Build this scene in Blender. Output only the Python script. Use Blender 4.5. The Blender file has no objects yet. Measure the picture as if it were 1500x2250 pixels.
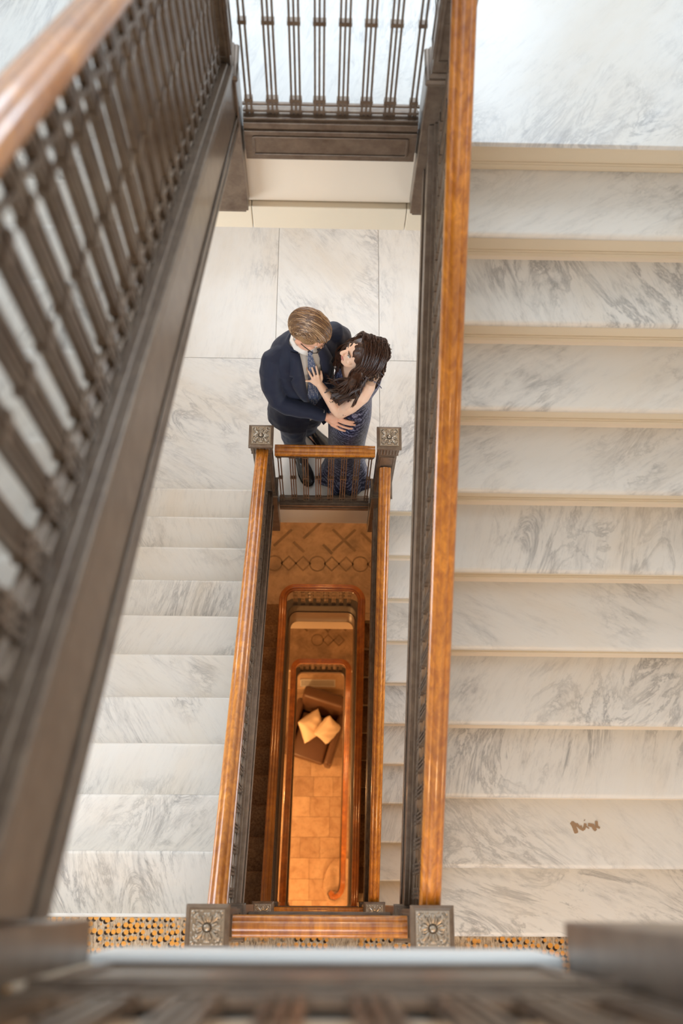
import bpy, math, random
import numpy as np
from mathutils import Vector, Matrix
S = bpy.context.scene
# ---------------------------------------------------------------- camera
cam_d = bpy.data.cameras.new('camera'); cam = bpy.data.objects.new('camera', cam_d); S.collection.objects.link(cam)
S.camera = cam
CX, CY, CZ = -0.0112, 0.0899, 1.0722
TILT, ROLL, YAW, FPX = 0.361, 0.0631, -0.053, 2254.41
cam.matrix_world = Matrix.Translation((CX, CY, CZ)) @ (Matrix.Rotation(YAW, 4, 'Z') @ Matrix.Rotation(TILT, 4, 'X') @ Matrix.Rotation(ROLL, 4, 'Z'))
cam_d.sensor_fit = 'VERTICAL'; cam_d.sensor_height = 36; cam_d.sensor_width = 24
cam_d.lens = FPX / 2250 * 36
cam_d.clip_start = 0.02; cam_d.clip_end = 60
cam_d.dof.use_dof = True; cam_d.dof.focus_distance = 5.6; cam_d.dof.aperture_fstop = 2.4
# ---------------------------------------------------------------- world, lights, exposure
w = bpy.data.worlds.new('world'); S.world = w; w.use_nodes = True
w.node_tree.nodes['Background'].inputs[0].default_value = (0.75, 0.85, 1.0, 1); w.node_tree.nodes['Background'].inputs[1].default_value = 0.35
S.view_settings.view_transform = 'Standard'; S.view_settings.look = 'None'; S.view_settings.gamma = 1
S.view_settings.use_curve_mapping = False; S.view_settings.exposure = 0.2
S.cycles.max_bounces = 6; S.cycles.diffuse_bounces = 4; S.cycles.glossy_bounces = 3
S.cycles.caustics_reflective = False; S.cycles.caustics_refractive = False
S.cycles.sample_clamp_indirect = 4
h, r, T = 1.815, 0.165, 0.2616          # half storey, riser, going
W = 0.7341; XR = W / 2; L = 2.597       # well (rail centre lines)
YK, YI = 2.566, 0.024
XW = 1.75; YN = 5.3; YS = -3.2          # side walls, north wall, south wall
ZG = -15.6; Z4, ZH4 = -6 * h, -12.85
def area(name, loc, rot, sx, sy, power, col, spread=180):
    d = bpy.data.lights.new(name, 'AREA'); d.shape = 'RECTANGLE'; d.size = sx; d.size_y = sy; d.energy = power; d.color = col
    d.spread = math.radians(spread)
    o = bpy.data.objects.new(name, d); o.location = loc; o.rotation_euler = rot; S.collection.objects.link(o); return o
COOL = (0.74, 0.87, 1.0); WARM = (1.0, 0.66, 0.36); AMBER = (1.0, 0.50, 0.18)
R90 = math.radians(90)
area('window_or_fill_light', (0, YN - 0.02, 0.55), (-R90, 0, 0), 2.6, 2.4, 92, COOL)
area('window_or_fill_light', (0, YN - 0.02, -3.25), (-R90, 0, 0), 2.6, 1.7, 40, COOL)
area('window_or_fill_light', (-XW + .02, 1.15, -2.75), (0, -R90, 0), 1.0, 1.5, 40, COOL)  # added cool fill for the left flight and landing, not a known window
area('hall_fill_light', (-0.7, YS + .02, -2.2), (R90, 0, 0), 1.9, 1.9, 62, COOL)  # added fill on the south wall to brighten the left flight treads
area('skylight', (0, 1.6, 3.3), (0, 0, 0), 2.6, 3.6, 38, COOL)
def lamp(x, y, z, power, col, rad=0.12):
    d = bpy.data.lights.new('ceiling_bulb', 'POINT'); d.energy = power; d.color = col; d.shadow_soft_size = rad
    o = bpy.data.objects.new('ceiling_bulb', d); o.location = (x, y, z); S.collection.objects.link(o)
lamp(0.9, -1.6, 2.2, 30, WARM)
lamp(1.2, -1.9, -0.95, 34, WARM); lamp(0.2, 4.5, -2.75, 19, WARM)
lamp(0.9, -1.7, -4.6, 40, WARM); lamp(0.0, 4.2, -6.6, 33, AMBER)
lamp(-0.6, -1.5, -8.3, 45, AMBER); lamp(-0.2, 4.3, -10.2, 10, AMBER)
lamp(-1.0, -1.5, -11.9, 60, AMBER); lamp(-1.1, 1.5, -13.5, 80, AMBER); lamp(0.3, -1.4, -13.0, 130, AMBER, 0.2)
# ---------------------------------------------------------------- materials
def mat(name, col=(.8, .8, .8), rough=.5, metal=0.0, coat=0.0, coat_rough=.08, spec=.5):
    m = bpy.data.materials.new(name); m.use_nodes = True; b = m.node_tree.nodes['Principled BSDF']
    b.inputs['Base Color'].default_value = (*col, 1); b.inputs['Roughness'].default_value = rough; b.inputs['Metallic'].default_value = metal
    b.inputs['Coat Weight'].default_value = coat; b.inputs['Coat Roughness'].default_value = coat_rough
    b.inputs['Specular IOR Level'].default_value = spec
    return m
class NT:
    def __init__(s, m): s.m = m; s.t = m.node_tree; s.b = s.t.nodes['Principled BSDF']
    def n(s, typ, **kw):
        o = s.t.nodes.new(typ)
        for k, v in kw.items():
            if k.startswith('_'): setattr(o, k[1:], v)
            elif k.startswith('i'): o.inputs[int(k[1:])].default_value = v
            else: o.inputs[k.replace('_', ' ')].default_value = v
        return o
    def l(s, a, b): s.t.links.new(a, b)
    def coords(s, scale=(1, 1, 1), rot=(0, 0, 0), rnd=True, turn=0):
        tc = s.n('ShaderNodeNewGeometry'); mp = s.n('ShaderNodeMapping'); mp.inputs['Scale'].default_value = scale; mp.inputs['Rotation'].default_value = rot
        if rnd:
            oi = s.n('ShaderNodeObjectInfo'); ad = s.n('ShaderNodeVectorMath', _operation='MULTIPLY_ADD')
            cb = s.n('ShaderNodeCombineXYZ'); s.l(oi.outputs['Random'], cb.inputs[0]); s.l(oi.outputs['Random'], cb.inputs[1])
            s.l(cb.outputs[0], ad.inputs[0]); ad.inputs[1].default_value = (17, 31, 0); s.l(tc.outputs['Position'], ad.inputs[2]); out = ad.outputs[0]
            if turn:
                vr = s.n('ShaderNodeVectorRotate', _rotation_type='Z_AXIS'); ma = s.n('ShaderNodeMath', _operation='MULTIPLY_ADD'); ma.inputs[1].default_value = turn; ma.inputs[2].default_value = -turn / 2
                s.l(oi.outputs['Random'], ma.inputs[0]); s.l(ma.outputs[0], vr.inputs['Angle']); s.l(out, vr.inputs['Vector']); out = vr.outputs[0]
            s.l(out, mp.inputs['Vector'])
        else: s.l(tc.outputs['Position'], mp.inputs['Vector'])
        return mp.outputs[0]
    def noise(s, vec, scale, detail=4, rough=.6, dist=0.0):
        o = s.n('ShaderNodeTexNoise'); o.inputs['Scale'].default_value = scale; o.inputs['Detail'].default_value = detail
        o.inputs['Roughness'].default_value = rough; o.inputs['Distortion'].default_value = dist; s.l(vec, o.inputs['Vector']); return o.outputs['Fac']
    def ramp(s, fac, stops):
        o = s.n('ShaderNodeValToRGB'); e = o.color_ramp.elements
        while len(e) < len(stops): e.new(.5)
        for el, (p, c) in zip(e, stops): el.position = p; el.color = (*c, 1) if len(c) == 3 else c
        s.l(fac, o.inputs[0]); return o.outputs['Color']
    def mix(s, fac, a, b, mode='MIX'):
        o = s.n('ShaderNodeMix', _data_type='RGBA', _blend_type=mode)
        for sock, v in ((o.inputs[0], fac), (o.inputs[6], a), (o.inputs[7], b)):
            if hasattr(v, 'links') or hasattr(v, 'is_linked'): s.l(v, sock)
            else: sock.default_value = v if isinstance(v, float) else (*v, 1)
        return o.outputs[2]
    def base(s, c): s.l(c, s.b.inputs['Base Color'])
    def bump(s, fac, strength=.2, dist=.002):
        o = s.n('ShaderNodeBump'); o.inputs['Strength'].default_value = strength; o.inputs['Distance'].default_value = dist
        s.l(fac, o.inputs['Height']); s.l(o.outputs[0], s.b.inputs['Normal'])
def marble(name, white=(.80, .79, .775), vein=(.33, .33, .35), amt=.75, rough=.28, warm=None, ang=48):
    m = mat(name, rough=rough); t = NT(m); A = math.radians(ang)
    st = t.coords((6.5, 1.2, 1.2), turn=2.5); wd = t.coords((1.0, 1.0, 1.0)); s2 = t.coords((3.2, 1.1, 1.1), turn=2.5)
    streak = t.noise(st, 2.6, 8, .72, .5); cloud = t.noise(wd, 1.5, 4, .55, .5); cloud2 = t.noise(s2, 1.5, 8, .70, 1.6); fine = t.noise(st, 8.5, 6, .75, .3)
    zero, one = (0, 0, 0), (1, 1, 1)
    msk = t.ramp(cloud, [(.36, (.12,) * 3), (.66, one)])
    sv = t.mix(1.0, t.ramp(streak, [(.50, zero), (.60, (.22,) * 3), (.72, (.8,) * 3)]), msk, 'MULTIPLY')
    wisp = t.mix(1.0, t.ramp(cloud2, [(.455, zero), (.495, (.62,) * 3), (.51, (.30,) * 3), (.56, zero)]), t.ramp(cloud, [(.46, zero), (.62, one)]), 'MULTIPLY')
    c = t.mix(t.ramp(cloud, [(.3, zero), (.75, (.5,) * 3)]), white, tuple(k * .90 for k in white))
    c = t.mix(sv, c, tuple(k * 1.35 for k in vein))
    c = t.mix(t.mix(1.0, t.ramp(fine, [(.52, zero), (.70, (.45,) * 3)]), msk, 'MULTIPLY'), c, tuple(k * 1.1 for k in vein))
    c = t.mix(wisp, c, vein)
    if warm: c = t.mix(t.ramp(t.noise(s2, .9, 4, .6), [(.48, zero), (.72, (.55,) * 3)]), c, warm)
    if amt < 1: c = t.mix(1.0 - amt, c, white)
    t.base(c); return m
def wood(name, c1, c2, rough=.32, coat=.7, sc=1.0, along=(30, 1.2, 30)):
    m = mat(name, rough=rough, coat=coat, coat_rough=.07); t = NT(m)
    v = t.coords(along); a = t.noise(v, 1.6 * sc, 5, .6, .5); b = t.noise(t.coords((3, 3, 3)), 1.1, 3, .5)
    c = t.ramp(a, [(.3, c1), (.52, tuple((x + y) / 2 for x, y in zip(c1, c2))), (.7, c2)])
    c = t.mix(t.ramp(b, [(.35, (0, 0, 0)), (.7, (.5, .5, .5))]), c, tuple(x * .55 for x in c1))
    t.base(c); return m
M = {}
M['marble'] = marble('white_marble')
M['marble_step'] = marble('step_marble', (.76, .715, .655), (.18, .17, .165), 1.0, warm=(.74, .64, .52))
M['marble_floor'] = marble('floor_marble', (.80, .79, .77), (.24, .25, .28), 1.0, .22, warm=(.72, .65, .56))
M['cream'] = mat('cream_paint', (.78, .66, .52), .55)
M['riser'] = mat('riser_paint', (.76, .65, .49), .5)
M['plaster'] = mat('wall_plaster', (.80, .76, .70), .8)
M['whiteplaster'] = mat('white_plaster', (.86, .86, .84), .6)
M['wood'] = wood('varnished_oak', (.36, .098, .006), (.80, .30, .026))
M['wood_lower'] = wood('varnished_mahogany', (.26, .07, .006), (.52, .17, .016), along=(8, 8, 8))
m = mat('bronze_iron', (.15, .105, .075), .36, .4, .25, .2); t = NT(m)
t.base(t.ramp(t.noise(t.coords((3, 3, 3)), 6, 5, .7), [(.3, (.125, .082, .055)), (.7, (.23, .17, .12))])); M['iron'] = m
m = mat('ornament_bronze', (.42, .36, .29), .28, .8); M['ornament'] = m
m = mat('shaft_iron', (.10, .085, .07), .6, .3); t = NT(m)
t.base(t.ramp(t.noise(t.coords((8, 8, 8)), 22, 5, .8), [(.35, (.05, .04, .033)), (.7, (.17, .145, .12))])); M['iron_dull'] = m
def carpet(name, a, b, c, sc=60):
    m = mat(name, rough=.95, spec=.1); t = NT(m); v = t.coords((1, 1, 1), rnd=False)
    x = t.ramp(t.noise(v, sc, 6, .8), [(.38, a), (.6, b)]); x = t.mix(t.ramp(t.noise(v, 5, 4, .6), [(.4, (0, 0, 0)), (.7, (.7, .7, .7))]), x, c)
    t.base(x); t.bump(t.noise(v, 200, 3, .7), .6, .004); return m
M['step_carpet'] = carpet('brown_step_carpet', (.14, .08, .045), (.36, .22, .12), (.16, .105, .07))
m = mat('hall_carpet', rough=.95, spec=.1); t = NT(m); v = t.coords((1, 1, 1), rnd=False); vs = t.coords((45, 9, 1), rnd=False)
bg = t.ramp(t.noise(vs, 3, 5, .8), [(.36, (.16, .115, .08)), (.5, (.45, .34, .23)), (.66, (.62, .50, .37))])
vo = t.n('ShaderNodeTexVoronoi'); vo.inputs['Scale'].default_value = 40; vo.inputs['Randomness'].default_value = .4; t.l(v, vo.inputs['Vector'])
dot = t.ramp(vo.outputs['Distance'], [(.0, (1, 1, 1)), (.42, (1, 1, 1)), (.50, (0, 0, 0))])
vo2 = t.n('ShaderNodeTexVoronoi'); vo2.inputs['Scale'].default_value = 40; vo2.inputs['Randomness'].default_value = .4
ad = t.n('ShaderNodeVectorMath', _operation='ADD'); ad.inputs[1].default_value = (.008, .007, 0); t.l(v, ad.inputs[0]); t.l(ad.outputs[0], vo2.inputs['Vector'])
dot2 = t.ramp(vo2.outputs['Distance'], [(.0, (1, 1, 1)), (.40, (1, 1, 1)), (.48, (0, 0, 0))])
msk = t.ramp(t.noise(v, 3.4, 3, .5), [(.40, (0, 0, 0)), (.46, (1, 1, 1))])
c = t.mix(t.mix(1.0, dot2, msk, 'MULTIPLY'), bg, (.035, .022, .016)); c = t.mix(t.mix(1.0, dot, msk, 'MULTIPLY'), c, (.72, .33, .07))
t.base(c); t.bump(vo.outputs['Distance'], .5, .004); M['hall_carpet'] = m
def stone(name, a, b, c):
    m = mat(name, rough=.45); t = NT(m); v = t.coords((1, 1, 1))
    x = t.ramp(t.noise(v, 5, 7, .65, .6), [(.3, a), (.5, b), (.7, c)]); x = t.mix(t.ramp(t.noise(v, 15, 5, .7), [(.5, (0, 0, 0)), (.75, (.5, .5, .5))]), x, tuple(k * .7 for k in a))
    oi = t.n('ShaderNodeObjectInfo'); x = t.mix(1.0, x, t.ramp(oi.outputs['Random'], [(0, (.72, .68, .66)), (1, (1, 1, 1))]) if 'tile' in name else (1.0, 1.0, 1.0), 'MULTIPLY')
    t.base(x); return m
M['mosaic'] = stone('tan_terrazzo', (.22, .155, .11), (.40, .28, .19), (.52, .37, .25))
M['inlay_dark'] = stone('brown_inlay', (.12, .075, .045), (.20, .13, .08), (.26, .17, .105))
M['inlay_light'] = stone('light_inlay', (.5, .36, .24), (.62, .45, .30), (.66, .50, .35))
M['travertine'] = stone('travertine_tile', (.50, .32, .19), (.66, .46, .30), (.74, .56, .38))
M['grout'] = mat('grout', (.30, .20, .13), .9)
M['brown_paint'] = mat('brown_fascia_paint', (.20, .115, .065), .4); M['void'] = mat('dark_recess', (.02, .017, .014), .9)
# ---------------------------------------------------------------- mesh helpers
COL = S.collection
class MB:
    def __init__(s): s.v = []; s.f = []
    def add(s, vs, fs):
        n = len(s.v); s.v += [tuple(p) for p in vs]; s.f += [tuple(i + n for i in f) for f in fs]; return s
    def box(s, x0, x1, y0, y1, z0, z1):
        return s.add([(x0, y0, z0), (x1, y0, z0), (x1, y1, z0), (x0, y1, z0), (x0, y0, z1), (x1, y0, z1), (x1, y1, z1), (x0, y1, z1)],
                     [(0, 3, 2, 1), (4, 5, 6, 7), (0, 1, 5, 4), (1, 2, 6, 5), (2, 3, 7, 6), (3, 0, 4, 7)])
    def frus(s, cx, cy, z0, a0, z1, a1):   # square frustum, half sizes a0 (bottom) a1 (top)
        vs = [(cx + sx * a, cy + sy * a, z) for z, a in ((z0, a0), (z1, a1)) for sx, sy in ((-1, -1), (1, -1), (1, 1), (-1, 1))]
        return s.add(vs, [(0, 3, 2, 1), (4, 5, 6, 7), (0, 1, 5, 4), (1, 2, 6, 5), (2, 3, 7, 6), (3, 0, 4, 7)])
    def prismx(s, poly, x0, x1):           # poly of (y, z), extruded in x
        n = len(poly); vs = [(x0, y, z) for y, z in poly] + [(x1, y, z) for y, z in poly]
        fs = [tuple(range(n - 1, -1, -1)), tuple(range(n, 2 * n))] + [(i, (i + 1) % n, n + (i + 1) % n, n + i) for i in range(n)]
        return s.add(vs, fs)
    def sweep(s, prof, path, closed=False):  # prof (u outward to the right of travel, v up)
        n = len(prof); P = [Vector(p) for p in path]; k = len(P); vs = []
        for i, p in enumerate(P):
            a = P[i - 1] if (i or closed) else P[i]; b = P[(i + 1) % k] if (i < k - 1 or closed) else P[i]
            d1 = (p - a); d2 = (b - p); d1.z = d2.z = 0
            if d1.length < 1e-9: d1 = d2
            if d2.length < 1e-9: d2 = d1
            d1.normalize(); d2.normalize(); d = (d1 + d2).normalized(); nrm = Vector((d.y, -d.x, 0)); q = max(.3, d.dot(d1))
            for u, vv in prof: vs.append(p + nrm * (u / q) + Vector((0, 0, vv)))
        fs = []
        for i in range(k if closed else k - 1):
            j = (i + 1) % k
            for m_ in range(n): fs.append((i * n + m_, i * n + (m_ + 1) % n, j * n + (m_ + 1) % n, j * n + m_))
        if not closed: fs += [tuple(range(n - 1, -1, -1)), tuple((k - 1) * n + m_ for m_ in range(n))]
        return s.add(vs, fs)
    def loft(s, secs, n=16, cap=True):     # secs: (centre, axis_u*ru, axis_v*rv)
        vs = []; 
        for c, U, V in secs:
            for i in range(n):
                a = 2 * math.pi * i / n; vs.append(tuple(Vector(c) + Vector(U) * math.cos(a) + Vector(V) * math.sin(a)))
        k = len(secs); fs = [(i * n + j, i * n + (j + 1) % n, (i + 1) * n + (j + 1) % n, (i + 1) * n + j) for i in range(k - 1) for j in range(n)]
        if cap: fs += [tuple(range(n - 1, -1, -1)), tuple((k - 1) * n + j for j in range(n))]
        return s.add(vs, fs)
    def tube(s, pts, rads, n=10, cap=True, flat=None):
        P = [Vector(p) for p in pts]; k = len(P); secs = []; up = None
        for i, p in enumerate(P):
            d = (P[min(i + 1, k - 1)] - P[max(i - 1, 0)]).normalized()
            if up is None: up = Vector((0, 0, 1)) if abs(d.z) < .9 else Vector((0, 1, 0))
            if flat is not None: up = Vector(flat)
            u = d.cross(up).normalized(); v = u.cross(d).normalized(); up = v
            rr = rads[i] if isinstance(rads, (list, tuple)) else rads
            ru, rv = rr if isinstance(rr, (list, tuple)) else (rr, rr)
            secs.append((p, u * ru, v * rv))
        return s.loft(secs, n, cap)
    def cap_tube(s, pts, rads, n=10, flat=None):   # rounded ends
        P = [Vector(p) for p in pts]; R_ = [x if isinstance(x, (tuple, list)) else (x, x) for x in (rads if isinstance(rads, (list, tuple)) else [rads] * len(P))]
        d0 = (P[0] - P[1]).normalized(); d1 = (P[-1] - P[-2]).normalized()
        a, b = R_[0], R_[-1]; sc = lambda q, k: (q[0] * k, q[1] * k)
        pts2 = [P[0] + d0 * max(a) * .9, P[0] + d0 * max(a) * .6] + P + [P[-1] + d1 * max(b) * .6, P[-1] + d1 * max(b) * .9]
        return s.tube(pts2, [sc(a, .35), sc(a, .78)] + R_ + [sc(b, .78), sc(b, .35)], n, True, flat)
    def ell(s, c, ax, n=12, m_=8, R=None):
        vs = []; R = R or Matrix.Identity(3); c = Vector(c)
        for i in range(m_ + 1):
            t_ = math.pi * i / m_
            for j in range(n):
                a = 2 * math.pi * j / n
                p = Vector((ax[0] * math.sin(t_) * math.cos(a), ax[1] * math.sin(t_) * math.sin(a), ax[2] * math.cos(t_))); vs.append(c + R @ p)
        return s.add(vs, [(i * n + j, (i + 1) * n + j, (i + 1) * n + (j + 1) % n, i * n + (j + 1) % n) for i in range(m_) for j in range(n)])
    def xf(s, Mx): s.v = [tuple(Mx @ Vector(p)) for p in s.v]; return s
    def mesh(s, name, m, smooth=0):
        me = bpy.data.meshes.new(name); me.from_pydata(s.v, [], s.f); me.validate(); me.update()
        if m: me.materials.append(m)
        if smooth:
            me.polygons.foreach_set('use_smooth', [True] * len(me.polygons)); me.set_sharp_from_angle(angle=math.radians(smooth))
        return me
    def obj(s, name, m, parent=None, smooth=0): return link(s.mesh(name, m, smooth), name, parent)
def link(me, name, parent=None, loc=None):
    o = bpy.data.objects.new(name, me); COL.objects.link(o)
    if parent: o.parent = parent
    if loc: o.location = loc
    return o
def tag(o, label, cat, group=None):
    o['label'] = label; o['category'] = cat
    if group: o['group'] = group
    return o
def thing(name, label, cat, loc=(0, 0, 0), group=None):
    o = bpy.data.objects.new(name, None); o.empty_display_size = .1; COL.objects.link(o); o.location = loc
    return tag(o, label, cat, group)
def struct(o): o['kind'] = 'structure'; return o
def into(parent):                          # parts are written in world space: cancel the empty's offset
    for c in parent.children:
        if not c.get('_done'): c.location = c.location - parent.location; c['_done'] = 1
def bevel(o, wd, seg=2):
    b = o.modifiers.new('bevel', 'BEVEL'); b.width = wd; b.segments = seg; b.limit_method = 'ANGLE'; return o
# ---------------------------------------------------------------- large structure: walls, ceiling, ground floor
struct(MB().box(-XW - .2, -XW, YS, YN, ZG - .2, 3.5).obj('wall_west', M['plaster']))
struct(MB().box(XW, XW + .2, YS, YN, ZG - .2, 3.5).obj('wall_east', M['plaster']))
struct(MB().box(-XW - .2, XW + .2, YS - .2, YS, ZG - .2, 3.5).obj('wall_south', M['plaster']))
mb = MB()
for z0, z1 in ((ZG - .2, -4.2), (-2.3, -.75), (1.85, 3.5)): mb.box(-XW - .2, XW + .2, YN, YN + .2, z0, z1)
for z0, z1 in ((-4.2, -2.3), (-.75, 1.85)):
    mb.box(-XW - .2, -1.35, YN, YN + .2, z0, z1); mb.box(1.35, XW + .2, YN, YN + .2, z0, z1)
struct(mb.obj('wall_north', M['plaster']))
for k, (z0, z1) in enumerate(((-.75, 1.85), (-4.2, -2.3))):
    mb = MB().box(-1.35, 1.35, YN + .08, YN + .12, z0, z0 + .05).box(-1.35, 1.35, YN + .08, YN + .12, z1 - .05, z1)
    for x in (-1.35, -.03, 1.29): mb.box(x, x + .06, YN + .08, YN + .12, z0, z1)
    wn = struct(mb.obj('window_%d' % (k + 1), M['whiteplaster']))
    gl = mat('window_glass_%d' % k, (.9, .95, 1), .6); MB().box(-1.35, 1.35, YN + .13, YN + .14, z0, z1).obj('pane', gl, wn)
mb = MB()
for y_ in (.36, 1.12, 1.88): mb.box(-XW, -XW + .03, y_, y_ + .06, -3.28, -2.22)
for z_ in (-3.32, -2.24): mb.box(-XW, -XW + .03, .36, 1.94, z_, z_ + .06)
struct(mb.obj('window_3', M['whiteplaster']))  # made-up frame set around the added west fill lamp
struct(MB().box(-XW - .2, XW + .2, YS, YN, 3.4, 3.55).obj('ceiling', M['whiteplaster']))
def landing(z, y0, y1, cells, m, depth=.40, name='floor', pl=None, x0=-XW, x1=XW):
    f = struct(MB().box(x0, x1, y0 + .012, y1, z - depth, z - .022).obj(name, pl or M['cream']))
    for (a, b, c, d) in cells:
        g = .0012; bevel(MB().box(a + g, b - g, c + g, d - g, z - .022, z).obj('tile', m, f), .0015, 1)
    return f
# half landing 1 (north, above the couple), marble slabs
H1 = -h; H2 = -3 * h; H3 = -5 * h
landing(H1, 2.60, YN, [(-XW, .384, 2.615, 3.9), (.384, XW, 2.564, 3.9), (-XW, .384, 3.9, YN), (.384, XW, 3.9, YN)], M['marble_floor'])
landing(H2, 2.60, YN, [(-XW, -.365, 2.615, 3.716), (-.365, .384, 2.612, 3.716), (.384, XW, 2.564, 3.716), (-XW, -.365, 3.716, YN), (-.365, .384, 3.716, YN), (.384, XW, 3.716, YN)], M['marble_floor'])
# cornice band under half landing 1 in three lengths
c = struct(MB().box(-XW, XW, 2.62, 2.72, H1 - .54, H1 - .40).obj('trim_1', M['riser']))
for a, b in ((-XW, -.30), (-.30, .30), (.30, XW)): bevel(MB().box(a + .001, b - .001, 2.585, 2.62, H1 - .54, H1 - .405).obj('panel', M['riser'], c), .004, 2)
for k, z in enumerate((0, -2 * h)):
    f = struct(MB().box(-XW, XW, YS, -.02, z - .40, z - .012).obj('floor', M['cream']))
    c = MB().box(-XW, XW, YS, -.04, z - .012, z + .002).box(-XW, -.30, -.04, YI - .013, z - .012, z + .002).obj('carpet', M['hall_carpet'])
    tag(c, ['patterned hall carpet on the topmost floor behind the blurred railing', 'beige hall carpet with orange and black dots at the foot of the marble flights'][k], 'carpet')
    MB().box(-XW, -.30, -.02, YI - .013, z - .40, z - .012).obj('edge_slab', M['cream'], f)
struct(MB().box(-XW, XW, YS, -.02, -4 * h - .40, -4 * h).obj('floor', M['step_carpet']))
MB().box(-.315, .315, -.05, .022, -.57, -.382).obj('trim_2', M['whiteplaster']); struct(bpy.data.objects['trim_2']); bevel(bpy.data.objects['trim_2'], .008, 3)
area('window_or_fill_light', (XW - .02, 1.2, -4.75), (0, R90, 0), .9, 1.5, 26, COOL)  # added cool fill to brighten the narrow flight right of the shaft
mb = MB()
for y_ in (.41, 1.17, 1.93): mb.box(XW - .03, XW, y_, y_ + .06, -5.25, -4.27)
for z_ in (-5.27, -4.27): mb.box(XW - .03, XW, .41, 1.99, z_, z_ + .06)
struct(mb.obj('window_4', M['whiteplaster']))  # made-up frame that goes with the added east fill lamp
# ---------------------------------------------------------------- railing pieces
RAIL = [(0, .055), (.008, .054), (.013, .050), (.0165, .0455), (.021, .047), (.027, .0465), (.032, .041), (.0355, .033), (.0365, .024), (.034, .017), (.029, .013), (.027, .006), (.022, 0)]
RAIL = RAIL + [(-u, v) for u, v in reversed(RAIL[1:])]
RAIL = [(u, v - .055) for u, v in RAIL]    # crown at v = 0
def rail_mesh(path, name='handrail', m=None, parent=None, prof=RAIL):
    return MB().sweep(prof, path).obj(name, m or M['wood'], parent, 50)
def bal_mesh(hgt, name='baluster', bars=(-.0145, 0, .0145), lo=.07, hi=.0, ornate=False):
    mb = MB(); wy, wx = .0034, .007
    for b in bars: mb.box(-wx, wx, b - wy, b + wy, 0, hgt)
    e = max(bars) + .006; e0 = min(bars) - .006
    for z in (lo + .035, hgt * .5, hgt - lo - .035 - hi): mb.box(-.0095, .0095, e0, e, z - .008, z + .008)
    for z in (.012, .062, hgt - .062, hgt - .012):
        for b in bars: mb.frus(0, b, z - .009, .0062, z, .0072); mb.frus(0, b, z, .0072, z + .009, .0062)
    if ornate:
        for z in (hgt * .25, hgt * .5, hgt * .75): mb.ell((0, 0, z), (.014, .03, .05), 8, 6)
    return mb.mesh(name, M['iron'], 0)
BAL_FLIGHT = bal_mesh(.635); BAL_LEVEL = bal_mesh(.785, lo=.03, hi=.0); BAL_TALL = bal_mesh(.908, lo=.03); BAL_END = bal_mesh(.785, lo=.03, bars=(-.008, .008))
PANEL = None
def stringer_prof(): return None
def flight_rail(side, ztop, y0, y1, zf, label, top=.82, xr=XR, face=.341, bal=None):
    """side -1 west / +1 east; zf(y): nosing line height"""
    x = side * xr
    t_ = thing('stair_railing', label, 'railing', (x, (y0 + y1) / 2, zf((y0 + y1) / 2)))
    rail_mesh([(x, y0, zf(y0) + top), (x, y1, zf(y1) + top)], parent=t_)
    s = lambda lo, hi, xa, xb, name='stringer': bevel(MB().prismx([(y0, zf(y0) + lo), (y1, zf(y1) + lo), (y1, zf(y1) + hi), (y0, zf(y0) + hi)], min(xa, xb), max(xa, xb)).obj(name, M['iron'], t_), .003, 2)
    inn = side * face; out = side * (.400 if xr == XR else .385)
    s(-.14, .105, inn, out)
    s(.105, .128, inn - side * .010, out, 'stringer_cap'); s(.128, .138, inn + side * .008, out - side * .01, 'stringer_cap')
    s(-.118, -.098, inn - side * .007, inn, 'moulding'); s(-.155, -.14, inn - side * .006, out, 'moulding'); s(.078, .09, inn - side * .005, inn, 'moulding')
    for lo in (.15, .205, top - .115, top - .07): s(lo - .006, lo + .004, x - .006, x + .006, 'lattice_bar')
    n = round((y1 - y0) / (T / 3))
    for i in range(n):
        y = y0 + (i + .5) * (y1 - y0) / n
        link(bal or BAL_FLIGHT, 'baluster', t_, (x, y, zf(y) + .13))
    into(t_); return t_
def level_rail(y, z, label, south=False, drop=.12, xs=.30, ht=.030, cap=.068):
    t_ = thing('landing_railing', label, 'railing', (0, y, z))
    rail_mesh([(-xs, y, z + .92), (xs, y, z + .92)], parent=t_)
    f = 1 if south else -1                  # side of the face toward the well
    MB().box(-xs, xs, y - ht, y + ht, z - drop, z + cap - .027).obj('apron', M['iron'], t_)
    yf = y + f * ht
    def strip(name, y_a, y_b, z0, z1, x0=-xs, x1=xs): bevel(MB().box(x0, x1, min(y_a, y_b), max(y_a, y_b), z0, z1).obj(name, M['iron'], t_), .0015, 2)
    strip('apron_cap', y - f * (ht + .01), yf + f * .005, z + cap - .027, z + cap); strip('apron_cap', y - ht * .8, y + ht * .8, z + cap, z + cap + .012)
    if ht > .02: strip('moulding', yf, yf + f * .008, z + cap - .057, z + cap - .037)
    a, b = z - drop + .028, z + cap - .072
    for z0 in (a, b): strip('moulding', yf, yf + f * .005, z0 - .004, z0 + .004, -xs + .03, xs - .03)
    for x0 in (-xs + .03, xs - .03): strip('moulding', yf, yf + f * .005, a, b, x0 - .004, x0 + .004)
    for zz in (cap + .024, cap + .054, .800, .842): strip('lattice_bar', y - .005, y + .005, z + zz - .005, z + zz + .005)
    for i in range(8):
        x = -xs + .022 + (i) * (2 * xs - .044) / 7
        o = link((BAL_END if i in (0, 7) else BAL_LEVEL) if cap > 0 else BAL_TALL, 'baluster', t_, (x, y, z + cap + .012)); o.rotation_euler.z = R90
    into(t_); return t_
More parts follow.
